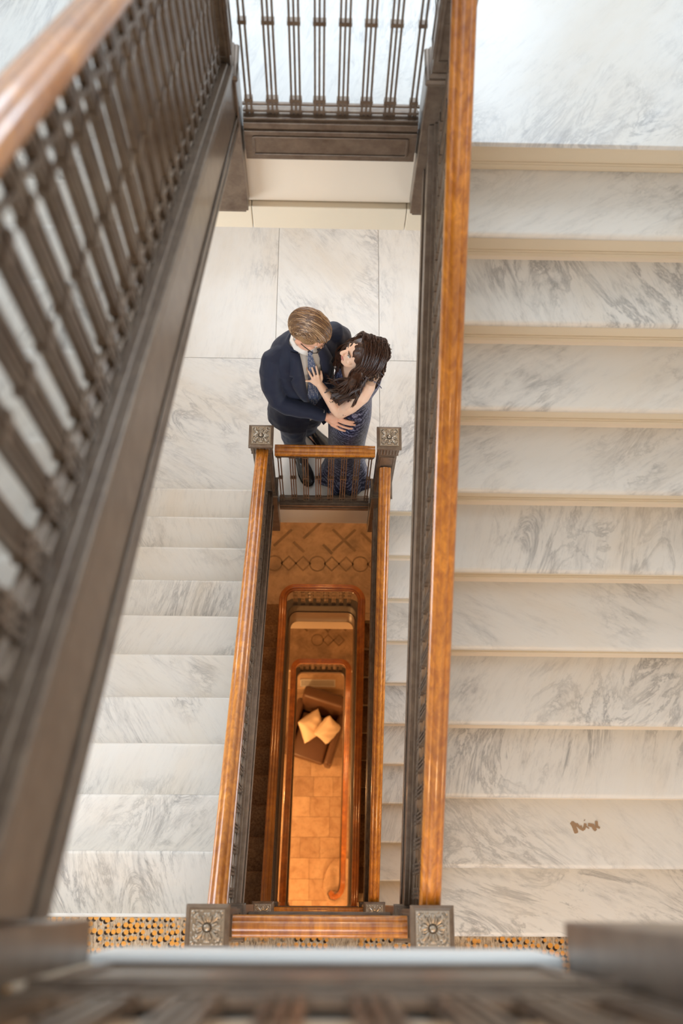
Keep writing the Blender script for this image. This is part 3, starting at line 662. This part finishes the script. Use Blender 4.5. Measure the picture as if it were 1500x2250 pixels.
M['frame_black'] = mat('black_frame', (.01, .01, .01), .25); M['gold'] = mat('silver_ring', (.8, .78, .74), .15, 1)
m = mat('patterned_tie', rough=.5); t = NT(m); v = t.coords((1, 1, 1), rnd=False); vo = t.n('ShaderNodeTexVoronoi'); vo.inputs['Scale'].default_value = 95; vo.inputs['Randomness'].default_value = .35; t.l(v, vo.inputs['Vector'])
t.base(t.ramp(vo.outputs['Distance'], [(.25, (.60, .62, .66)), (.42, (.10, .14, .26))])); M['tie'] = m
m = mat('sequinned_navy_lace', rough=.42); t = NT(m); v = t.coords((1, 1, 1), rnd=False)
wv = t.n('ShaderNodeTexWave', _wave_type='RINGS'); wv.inputs['Scale'].default_value = 13; wv.inputs['Distortion'].default_value = 7; wv.inputs['Detail'].default_value = 2; wv.inputs['Detail Scale'].default_value = 2.2; t.l(v, wv.inputs['Vector'])
vo = t.n('ShaderNodeTexVoronoi'); vo.inputs['Scale'].default_value = 150; t.l(v, vo.inputs['Vector'])
pat = t.mix(1.0, t.ramp(wv.outputs['Fac'], [(.45, (0, 0, 0)), (.70, (1, 1, 1))]), t.ramp(vo.outputs['Distance'], [(.35, (1, 1, 1)), (.6, (.15, .15, .15))]), 'MULTIPLY')
t.base(t.mix(pat, (.014, .018, .060), (.32, .35, .54))); M['gown'] = m
m.node_tree.nodes['Principled BSDF'].inputs['Sheen Weight'].default_value = .1; t.bump(vo.outputs['Distance'], .5, .002)
# ---- the man
man = thing('person', 'man in navy suit, patterned tie and glasses embracing the woman by the newel post', 'person', V(-.13, 2.98, 0))
S1 = Vector((.894, .447, 0)); F1 = Vector((.447, -.894, 0))
TM = [(.70, -.140, 2.975, .205, .150), (.80, -.140, 2.978, .212, .150), (.92, -.138, 2.985, .200, .138), (1.06, -.135, 2.995, .180, .124), (1.20, -.135, 3.010, .190, .130), (1.30, -.137, 3.022, .198, .130), (1.37, -.139, 3.030, .196, .118), (1.41, -.140, 3.032, .175, .104), (1.445, -.138, 3.028, .122, .084), (1.475, -.133, 3.018, .074, .064)]
def tm(z, th, e=0.0, k=1.0, tab=TM, Sx=S1, Fx=F1):
    cx, cy, hw, hd = lin(z, tab); return V(cx, cy, z) + Sx * (hw * k + e) * math.sin(th) + Fx * (hd * k + e) * math.cos(th)
HM = Head(V(-.100, 2.960, 1.668), frame((.86, -.50), math.radians(-30), math.radians(0)), 1.05)
mb = MB(); HM.build(mb)
mb.tube([V(-.135, 3.02, 1.40), V(-.125, 3.005, 1.47), V(-.105, 2.975, 1.56), V(-.09, 2.96, 1.62)], [.062, .056, .056, .06], 16)
mb.loft([(V(*lin(z, TM)[:2], z), S1 * (lin(z, TM)[2] * .86), F1 * (lin(z, TM)[3] * .84)) for z in (.82, .92, 1.06, 1.2, 1.3, 1.37, 1.41, 1.445, 1.475)], 20)
armR = [V(-.30, 2.955, 1.37), V(-.315, 2.89, 1.24), V(-.285, 2.835, 1.09), V(-.15, 2.805, 1.045), V(-.03, 2.782, 1.01)]
mb.cap_tube(armR + [V(.012, 2.772, 1.0)], [.05, .045, .04, .036, .028, .024], 12)
kb = [V(.070, 2.765, 1.018), V(.072, 2.748, 1.006), V(.068, 2.734, .988), V(.058, 2.725, .970)]
kt = [V(.168, 2.738, 1.008), V(.176, 2.728, .990), V(.160, 2.714, .968), V(.118, 2.706, .952)]
hand(mb, V(.008, 2.772, 1.0), kb, kt, (V(.05, 2.79, 1.02), V(.085, 2.80, 1.03)), .0082, (.1, -.85, .45), .027)
armL = [V(.05, 3.13, 1.38), V(.085, 3.155, 1.26), V(.11, 3.14, 1.13), V(.13, 3.09, 1.06), V(.15, 3.04, 1.01)]
mb.cap_tube(armL + [V(.16, 3.02, 1.0)], [.05, .045, .04, .036, .028, .024], 12)
hand(mb, V(.16, 3.03, 1.0), [V(.19, 3.012, 1.02), V(.195, 3.01, 1.005), V(.195, 3.01, .99), V(.19, 3.01, .975)], [V(.26, 2.99, 1.03), V(.27, 2.985, 1.01), V(.268, 2.985, .99), V(.25, 2.99, .97)], (V(.18, 3.03, 1.04), V(.20, 3.02, 1.07)), .0082, (.3, .9, .2), .027)
legR = [V(-.215, 2.94, .90), V(-.212, 2.92, .70), V(-.205, 2.905, .50), V(-.195, 2.94, .28), V(-.188, 2.965, .10)]
legL = [V(-.065, 3.01, .90), V(-.065, 3.03, .70), V(-.075, 3.05, .50), V(-.105, 3.10, .28), V(-.125, 3.135, .10)]
for lg in (legR, legL): mb.cap_tube(lg, [.08, .075, .055, .05, .036], 14)
for a, b in ((V(-.19, 2.98, .05), V(-.12, 2.79, .035)), (V(-.13, 3.15, .05), V(.02, 3.0, .035))): mb.cap_tube([a, (a + b) / 2, b], [(.032, .03), (.034, .026), (.034, .02)], 12, (0, 0, 1))
body = bake(mb, 'body', M['skin_m'], man, .0034, 2)
HM.features(man, 'lips_m', 'hair_m')
# shirt
mb = MB().loft([(V(*lin(z, TM)[:2], z), S1 * (lin(z, TM)[2] - .012), F1 * (lin(z, TM)[3] - .006)) for z in (.80, .92, 1.06, 1.2, 1.3, 1.37, 1.41, 1.445, 1.475)], 28)
mb.tube([V(-.134, 3.02, 1.45), V(-.127, 3.006, 1.49), V(-.120, 2.998, 1.515)], [.066, .060, .058], 20)
sh = bake(mb, 'shirt', M['shirt'], man, .006, 3)
mb = MB()
for sx in (-1, 1):                          # collar leaves
    a = [V(-.127, 3.006, 1.515) + S1 * (.060 * math.sin(t_)) * sx + F1 * (.060 * math.cos(t_)) for t_ in (.12, .6, 1.2, 1.9, 2.6, 3.14)]
    b = [p + Vector((0, 0, -.045 + .01 * i)) + (S1 * sx * math.sin(t_) + F1 * math.cos(t_)) * .018 for i, (p, t_) in enumerate(zip(a, (.30, .7, 1.2, 1.9, 2.6, 3.14)))]
    b[0] = b[0] + Vector((0, 0, -.018))
    mb.add(a + b, [(i, i + 1, 7 + i, 6 + i) for i in range(5)])
co = mb.obj('collar', M['shirt'], man, 60); md = co.modifiers.new('s', 'SOLIDIFY'); md.thickness = .004; md.offset = 1
for a, b, c_ in ((armR[-1], armR[-2], 1), (armL[-1], armL[-2], 1)):
    d = (a - b).normalized(); MB().tube([a - d * .02, a + d * .012, a + d * .018], [.037, .036, .032], 18).obj('shirt_cuff', M['shirt'], man, 40)
# tie
def tiept(z, u, e): 
    cx, cy, hw, hd = lin(z, TM); return V(cx, cy, z) + S1 * u + F1 * (hd + e)
mb = MB(); zz = [1.475, 1.455, 1.44, 1.36, 1.25, 1.12, 1.0, .96]; ww = [.020, .022, .014, .022, .030, .036, .040, .004]; ee = [.016, .016, .012, .006, .006, .006, .006, .006]
vs = [tiept(z, s_ * w_, e + (.004 if q else 0)) for z, w_, e in zip(zz, ww, ee) for q in (0, 1) for s_ in ((-1, 1) if q == 0 else (1, -1))]
fs = [(i * 4 + a, i * 4 + (a + 1) % 4, i * 4 + 4 + (a + 1) % 4, i * 4 + 4 + a) for i in range(len(zz) - 1) for a in range(4)]
mb.add(vs, fs).obj('tie', M['tie'], man, 50)
# jacket: open shell with a V front, sleeves fused in
def gap(z): return float(np.interp(z, [.70, .84, .98, 1.10, 1.25, 1.38, 1.475], [.060, .030, .022, .045, .058, .062, .058]))
rows = [.725, .76, .80, .86, .92, .99, 1.06, 1.13, 1.2, 1.25, 1.3, 1.34, 1.37, 1.395, 1.42, 1.445, 1.465, 1.485]
mb = MB(); vs = []; NT_ = 56
for z in rows:
    zz_ = min(z, 1.475); cx, cy, hw, hd = lin(zz_, TM); hw += .012; hd += .012; th0 = math.asin(min(.95, gap(z) / hw))
    for i in range(NT_ + 1):
        th = th0 + (2 * math.pi - 2 * th0) * i / NT_
        fl = max(0, (.86 - z)) * .12
        vs.append(V(cx, cy, z) + S1 * (hw + fl) * math.sin(th) + F1 * (hd + fl) * math.cos(th))
mb.add(vs, [(j * (NT_ + 1) + i, j * (NT_ + 1) + i + 1, (j + 1) * (NT_ + 1) + i + 1, (j + 1) * (NT_ + 1) + i) for j in range(len(rows) - 1) for i in range(NT_)])
jo = mb.obj('tmp', None); md = jo.modifiers.new('s', 'SOLIDIFY'); md.thickness = .014; md.offset = -1
dg = bpy.context.evaluated_depsgraph_get(); me = jo.evaluated_get(dg).to_mesh(); mb2 = MB(); mb2.add([v_.co.copy() for v_ in me.vertices], [tuple(p.vertices) for p in me.polygons]); bpy.data.objects.remove(jo)
slR = [V(-.245, 2.985, 1.405), V(-.298, 2.955, 1.375), V(-.318, 2.915, 1.29), V(-.315, 2.87, 1.19), V(-.285, 2.835, 1.09), V(-.215, 2.818, 1.055), V(-.13, 2.80, 1.035), V(-.028, 2.781, 1.01)]
slL = [V(-.03, 3.085, 1.405), V(.04, 3.125, 1.375), V(.075, 3.15, 1.29), V(.095, 3.155, 1.20), V(.11, 3.14, 1.13), V(.125, 3.10, 1.08), V(.14, 3.06, 1.03)]
mb2.cap_tube(slR, [.050, .066, .070, .064, .060, .058, .052, .042], 18); mb2.cap_tube(slL, [.050, .066, .070, .064, .060, .054, .044], 18)
jk = bake(mb2, 'jacket', M['suit'], man, .0055, 3, noise=.007, nscale=11)
for sx in (-1, 1):                          # lapels and front edge
    zs = [1.475, 1.44, 1.40, 1.36, 1.345, 1.335, 1.30, 1.24, 1.18, 1.12, 1.04]; wd = [.040, .052, .062, .072, .076, .058, .074, .068, .056, .040, .012]
    vs = []
    for z, w_ in zip(zs, wd):
        g = gap(z)
        for u, e in ((g - .004, .012), (g + w_ * .5, .024), (g + w_, .021)):
            cx, cy, hw, hd = lin(min(z, 1.475), TM); hw += .014; hd += .014
            vs.append(V(cx, cy, z) + S1 * sx * u + F1 * (hd * math.sqrt(max(.05, 1 - (u / hw) ** 2)) + e * .8))
    lo = MB().add(vs, [(j * 3 + i, j * 3 + i + 1, j * 3 + i + 4, j * 3 + i + 3) for j in range(len(zs) - 1) for i in range(2)]).obj('lapel', M['suit'], man, 60)
    md = lo.modifiers.new('s', 'SOLIDIFY'); md.thickness = .005; md.offset = 1
# trousers, shoes
mb = MB().loft([(V(-.14, 2.975, z), S1 * a, F1 * b) for z, a, b in ((.80, .175, .125), (.88, .185, .13), (.98, .165, .115))], 24)
for lg in (legR, legL):
    mb.tube(lg[:4] + [lg[4] + Vector((0, 0, .0)), lg[4] - Vector((0, 0, .035))], [.105, .098, .082, .070, .066, .068], 18)
bake(mb, 'trousers', M['trouser'], man, .006, 3, noise=.010, nscale=13)
def shoe(heel, toe, parent):
    h_, t_ = Vector(heel), Vector(toe); d = (t_ - h_).normalized(); s_ = Vector((d.y, -d.x, 0)); ln = (t_ - h_).length
    sh = thing_part = MB()
    secs = [(0, .026, .030), (.04, .034, .042), (.20, .037, .046), (.36, .037, .044), (.50, .042, .034), (.66, .049, .028), (.82, .046, .023), (.93, .036, .018), (1.0, .018, .010)]
    sh.loft([(h_ + d * ln * q + Vector((0, 0, .012 + hh)), s_ * ww_, Vector((0, 0, 1)) * hh) for q, ww_, hh in secs], 20)
    so = bake(sh, 'shoe', M['shoe'], parent, .004, 3)
    ou = [(0, .028), (.04, .036), (.2, .040), (.4, .040), (.52, .046), (.68, .053), (.84, .050), (.95, .038), (1.02, .018)]
    poly = [h_ + d * ln * q + s_ * a for q, a in ou] + [h_ + d * ln * q - s_ * a for q, a in reversed(ou)]
    n = len(poly); MB().add([tuple(p) for p in poly] + [tuple(p + Vector((0, 0, .014))) for p in poly], [tuple(range(n)), tuple(range(2 * n - 1, n - 1, -1))] + [(i, (i + 1) % n, n + (i + 1) % n, n + i) for i in range(n)]).obj('sole', M['frame_black'], so)
    for q in (.50, .54): MB().tube([h_ + d * ln * q + s_ * .043 * c_ + Vector((0, 0, .014 + .062 * math.sqrt(max(0, 1 - c_ * c_)))) for c_ in (-.95, -.6, 0, .6, .95)], .0018, 6).obj('seam', M['frame_black'], so)
    return so
shoe(V(-.195, 3.005, .001), V(-.098, 2.735, .001), man); shoe(V(-.150, 3.185, .001), V(.055, 2.975, .001), man)
# glasses
g = MB()
for sx in (-1, 1):
    g.tube([HM.p(sx * (.034 + .026 * math.cos(a)), .108 - .012 * math.cos(a) * 0 - .004 * abs(math.cos(a)), .116 + .019 * math.sin(a)) for a in [2 * math.pi * i / 16 for i in range(17)]], .0021, 8)
    g.tube([HM.p(sx * .060, .104, .122), HM.p(sx * .078, .085, .122), HM.p(sx * .082, .03, .122), HM.p(sx * .082, -.01, .122), HM.p(sx * .080, -.03, .105)], .0024, 8)
g.tube([HM.p(-.009, .108, .12), HM.p(0, .113, .122), HM.p(.009, .108, .12)], .002, 8)
g.obj('glasses', M['frame_black'], man, 60)
# hair
def strands(mb, gen, n, seed, r0=.0022, sides=4):
    rnd = random.Random(seed)
    for i in range(n):
        pts = gen(rnd)
        k = len(pts); rr = r0 * rnd.uniform(.7, 1.25)
        mb.tube(pts, [rr * (.45 + .55 * math.sin(math.pi * min(.92, (j + .35) / (k - .2)))) for j in range(k)], sides)
hb = MB(); hb.ell(HM.p(0, -.020, .155), (.083 * HM.k, .103 * HM.k, .094 * HM.k), 28, 20, HM.R); hb.ell(HM.p(-.005, .040, .204), (.064, .060, .034), 20, 14, HM.R); hb.ell(HM.p(0, -.075, .115), (.060, .034, .065), 20, 14, HM.R)
hair = bake(hb, 'hair', M['hair_m'], man, .005, 4)
def gm(rnd):
    x = rnd.uniform(-.95, .95); a0 = rnd.uniform(-75, 95); ln = rnd.uniform(35, 75); sw = rnd.uniform(-.18, .18) - .12; lift = rnd.uniform(.0, .009); ph = rnd.uniform(0, 6)
    out = []
    for j in range(7):
        a = math.radians(a0 + ln * j / 6); xx = max(-.985, min(.985, x + sw * j / 6 + .02 * math.sin(ph + j)))
        q = math.sqrt(1 - xx * xx); top = 1.0 + .10 * max(0, math.sin(a)) ** 2 * (1 if math.degrees(a) < 130 else .9)
        # a = -90 low back, 0 back, 90 crown, 150 fringe
        y = -.020 - .110 * q * math.cos(a); z = .155 + .100 * q * math.sin(a) * top + (.012 * q if a > 1.2 else 0)
        z = max(z, .075 if y < -.03 else .125)
        out.append(HM.p(xx * .0885, y + (.012 if a > 1.9 else 0), z + lift))
    return out
for sd, (nn, rr_, ca, cb_) in enumerate(((420, .0034, (.11, .055, .022), (.20, .10, .042)), (420, .0030, (.25, .135, .06), (.36, .20, .09)), (230, .0026, (.50, .32, .17), (.62, .42, .24)))):
    mb = MB(); strands(mb, gm, nn, 5 + sd, rr_); mb.obj('hair_strands', hairmat('light_brown_hair', ca, cb_), hair, 80)
into(man)
# ---- the woman
wom = thing('person', 'woman with long dark wavy hair in a navy sequinned gown, hand on his chest', 'person', V(.15, 2.88, 0))
S2 = Vector((.10, -.995, 0)); F2 = Vector((-.995, -.10, 0))
TW = [(0.0, .140, 2.845, .185, .165), (.05, .140, 2.85, .165, .150), (.16, .140, 2.86, .130, .125), (.32, .140, 2.868, .112, .108), (.50, .140, 2.875, .128, .112), (.70, .145, 2.882, .158, .122), (.88, .152, 2.89, .170, .122), (.98, .165, 2.90, .150, .105), (1.06, .172, 2.91, .124, .094), (1.14, .178, 2.92, .130, .108), (1.22, .184, 2.928, .146, .130), (1.28, .196, 2.934, .150, .122), (1.33, .215, 2.938, .150, .096), (1.37, .232, 2.94, .140, .070), (1.40, .232, 2.938, .100, .060), (1.43, .228, 2.932, .052, .050)]
HW = Head(V(.198, 2.890, 1.548), frame((-.99, .02), math.radians(24), math.radians(4)), .98)
mb = MB(); HW.build(mb)
mb.tube([V(.230, 2.935, 1.36), V(.226, 2.93, 1.42), V(.222, 2.92, 1.47), V(.215, 2.915, 1.53)], [.056, .046, .045, .05], 16)
mb.loft([(V(*lin(z, TW)[:2], z), S2 * (lin(z, TW)[2] * k), F2 * (lin(z, TW)[3] * k)) for z, k in ((.86, .85), (.98, .9), (1.06, .92), (1.14, .93), (1.22, .94), (1.28, .96), (1.33, 1), (1.37, 1), (1.40, 1), (1.43, 1))], 22)
aL = [V(.235, 2.80, 1.355), V(.205, 2.768, 1.29), V(.145, 2.752, 1.19), V(.085, 2.757, 1.09)]
mb.cap_tube(aL, [.046, .047, .043, .037], 14)
mb.cap_tube([V(.085, 2.757, 1.085), V(.058, 2.777, 1.12), V(.015, 2.815, 1.18), V(-.034, 2.856, 1.245)], [.036, .038, .031, .023], 14)
bs = [V(-.089, 2.868, 1.270), V(-.079, 2.878, 1.288), V(-.064, 2.884, 1.300), V(-.045, 2.888, 1.303)]
tp = [V(-.148, 2.868, 1.292), V(-.112, 2.916, 1.345), V(-.086, 2.922, 1.360), V(-.058, 2.922, 1.350)]
hand(mb, V(-.038, 2.858, 1.248), bs, tp, (V(-.025, 2.885, 1.275), V(-.030, 2.915, 1.305)), .0068, (.15, -.75, .5), .022)
mb.cap_tube([V(.225, 3.08, 1.35), V(.19, 3.10, 1.24), V(.13, 3.08, 1.13), V(.06, 3.06, 1.16), V(.01, 3.05, 1.2)], [.044, .042, .036, .032, .023], 14)
hand(mb, V(.01, 3.05, 1.2), [V(-.01, 3.045, 1.235), V(-.015, 3.04, 1.22), V(-.018, 3.035, 1.205), V(-.02, 3.03, 1.19)], [V(-.04, 3.04, 1.30), V(-.05, 3.03, 1.28), V(-.055, 3.02, 1.26), V(-.05, 3.01, 1.24)], None, .0068, (.9, .1, .2), .022)
for yy in (2.82, 2.95): mb.cap_tube([V(.15, yy, .88), V(.142, yy, .5), V(.142, yy * .5 + 2.87 * .5, .08)], [.075, .052, .035], 12); mb.cap_tube([V(.16, yy * .5 + 2.87 * .5, .03), V(.06, yy * .5 + 2.87 * .5, .022)], [.026, .02], 10)
bake(mb, 'body', M['skin_w'], wom, .0034, 2)
HW.features(wom, 'lips_w', 'hair_w')
# gown: bodice and mermaid skirt with a folded train toward the railing
mb = MB(); vs = []; n = 72
zr = [.004, .03, .06, .10, .16, .24, .34, .5, .6, .7, .8, .88, .94, .98, 1.02, 1.06, 1.1, 1.14, 1.18, 1.22, 1.26, 1.30]
for z in zr:
    cx, cy, hw, hd = lin(z, TW)
    for i in range(n):
        a = 2 * math.pi * i / n; fl = max(0, .30 - z) / .30
        k = 1 + fl * (.16 * math.sin(5 * a + .6) + .07 * math.sin(11 * a)) + .02 * math.sin(7 * a + z * 9) * (z < .8)
        tr = fl ** 2 * .085 * max(0, math.cos(a - .15)) ** 3      # train to the south
        top = .018 * math.cos(a - math.pi / 2) + .0 if z == 1.30 else 0
        p = V(cx, cy, z + top) + S2 * ((hw + .006) * math.cos(a) * k + tr) + F2 * ((hd + .006) * math.sin(a) * k); p.y = max(p.y, 2.668 + .012 * math.sin(9 * a)) if z < .8 else p.y; vs.append(p)
k_ = len(zr); mb.add(vs, [(i * n + j, i * n + (j + 1) % n, (i + 1) * n + (j + 1) % n, (i + 1) * n + j) for i in range(k_ - 1) for j in range(n)])
gn = mb.obj('gown', M['gown'], wom, 80); md = gn.modifiers.new('s', 'SOLIDIFY'); md.thickness = .004; md.offset = 0
md = gn.modifiers.new('u', 'SUBSURF'); md.levels = 1; md.render_levels = 1
for pts in ([V(.125, 2.835, 1.30), V(.150, 2.825, 1.36), V(.200, 2.815, 1.402), V(.245, 2.812, 1.400), V(.292, 2.815, 1.355), V(.318, 2.83, 1.27)], [V(.12, 3.02, 1.30), V(.16, 3.03, 1.37), V(.21, 3.035, 1.40), V(.26, 3.035, 1.385), V(.30, 3.02, 1.33), V(.32, 3.0, 1.26)]):
    MB().tube(pts, [(.0035, .0022)] * 6, 8).obj('strap', M['gown'], wom, 60)
rd = (bs[1] * .62 + tp[1] * .38); dd = (tp[1] - bs[1]).normalized(); mb = MB(); q1 = dd.cross(Vector((0, 0, 1))).normalized(); q2 = q1.cross(dd)
mb.tube([rd + (q1 * math.cos(a) + q2 * math.sin(a)) * .0082 for a in [2 * math.pi * i / 14 for i in range(15)]], .0012, 6); mb.ell(rd + Vector((.002, -.007, .006)), (.0036, .0036, .0036), 8, 6); mb.obj('ring', M['gold'], wom, 60)
# hair
hb = MB(); hb.ell(HW.p(0, -.020, .152), (.086, .108, .096), 26, 18, HW.R); hb.ell(HW.p(0, -.075, .10), (.078, .055, .09), 20, 14, HW.R)
hb.cap_tube([HW.p(-.055, -.01, .14), HW.p(-.082, .0, .08), V(.175, 2.82, 1.44), V(.150, 2.795, 1.37), V(.105, 2.800, 1.30), V(.075, 2.810, 1.25)], [.03, .030, .036, .036, .032, .018], 14)
hb.cap_tube([HW.p(0, -.08, .12), V(.268, 2.88, 1.47), V(.268, 2.88, 1.42)], [.05, .052, .03], 14)
hb.cap_tube([HW.p(.06, -.01, .12), V(.19, 3.0, 1.45), V(.14, 3.0, 1.38), V(.10, 2.99, 1.30)], [.03, .035, .035, .02], 14)
hw_ = bake(hb, 'hair', M['hair_w'], wom, .006, 4, noise=.006, nscale=22)
def cr(P, n):                               # catmull-rom resample
    P = [P[0]] + list(P) + [P[-1]]; out = []
    for i in range(1, len(P) - 2):
        for j in range(n):
            t_ = j / n; a, b, c_, d = P[i - 1], P[i], P[i + 1], P[i + 2]
            out.append(.5 * ((2 * b) + (c_ - a) * t_ + (2 * a - 5 * b + 4 * c_ - d) * t_ ** 2 + (3 * b - a - 3 * c_ + d) * t_ ** 3))
    return out + [P[-2]]
def gw(rnd):
    side = rnd.choice([-1, -1, -1, -1, -1, 1, 1, 1, 0, 0])
    y0 = rnd.uniform(-.095, .055) if side else rnd.uniform(-.12, -.04)
    root = HW.p(.012 + rnd.uniform(-.01, .01), y0, .152 + .098 * math.sqrt(max(0, 1 - ((y0 + .02) / .112) ** 2)) + .002)
    j = lambda s_: Vector((rnd.gauss(0, s_), rnd.gauss(0, s_), rnd.gauss(0, s_)))
    sp = rnd.uniform(0, 1)
    if side == -1:
        m1 = HW.p(-.062, y0 * .95 - .005, .215); m2 = HW.p(-.092, y0 * .9 - .01, .15)
        m3 = HW.p(-.094, y0 * .8 - .005, .085) 
        e = [V(.185, 2.815, 1.44), V(.155, 2.785, 1.37), V(.110, 2.785, 1.305), V(.070, 2.80, 1.25), V(.045, 2.825, 1.235)] if sp < .72 else [V(.230, 2.83, 1.45), V(.195, 2.80, 1.39), V(.155, 2.785, 1.33), V(.125, 2.80, 1.27)]
    elif side == 1:
        m1 = HW.p(.066, y0 * .95, .215); m2 = HW.p(.092, y0 * .9, .15); m3 = HW.p(.094, y0 * .8, .09)
        e = [V(.17, 3.01, 1.44), V(.11, 3.0, 1.39), V(.08, 2.97, 1.34), V(.09, 2.95, 1.29)] if sp < .6 else [V(.25, 2.98, 1.43), V(.26, 2.97, 1.38), V(.27, 2.96, 1.33)]
    else:
        m1 = HW.p(rnd.uniform(-.05, .05), -.115, .19); m2 = HW.p(rnd.uniform(-.06, .06), -.135, .12); m3 = m2 + Vector((.0, 0, -.05))
        e = [V(.285, 2.87, 1.46), V(.285, 2.86, 1.42), V(.27, 2.84, 1.38), V(.25, 2.82, 1.34)] if sp < .7 else [V(.29, 2.89, 1.46), V(.30, 2.91, 1.42), V(.295, 2.92, 1.37)]
    jj = j(.013); e2 = []
    for i, p in enumerate(e): e2.append(p + jj * (1.0 + .45 * i) + j(.004))
    m0 = (root + m1) / 2 + (HW.R @ Vector((0, 0, 1))) * .010 if side else (root + m1) / 2 + (HW.R @ Vector((0, -.3, .6))) * .02
    P = cr([root, m0, m1, m2, m3] + e2, 5); ph = rnd.uniform(0, 6.28); am = rnd.uniform(.008, .015); N = len(P)
    return [p + Vector((math.cos(ph + i * .62), math.sin(ph + i * .62), .3 * math.cos(ph + i * .62))) * am * max(0, (i / N - .35)) * 1.6 for i, p in enumerate(P)]
mb = MB(); rn = random.Random(21)
for _ in range(110):                         # clumped locks
    gd = gw(rn); N = len(gd)
    for _c in range(9):
        o1 = Vector((rn.gauss(0, 1), rn.gauss(0, 1), rn.gauss(0, 1))) * .0052; ph = rn.uniform(0, 6); cut = rn.randint(int(N * .84), N)
        pts = [p + o1 * (1.15 - .75 * k / N) + Vector((math.cos(ph + k * .5), math.sin(ph + k * .5), 0)) * .0022 for k, p in enumerate(gd[:cut])]
        rr = .0026 * rn.uniform(.7, 1.3); K = len(pts)
        mb.tube(pts, [rr * (.5 + .5 * math.sin(math.pi * min(.95, (q + .5) / K))) for q in range(K)], 4)
mb.obj('hair_strands', M['hair_w'], hw_, 80)
into(wom)
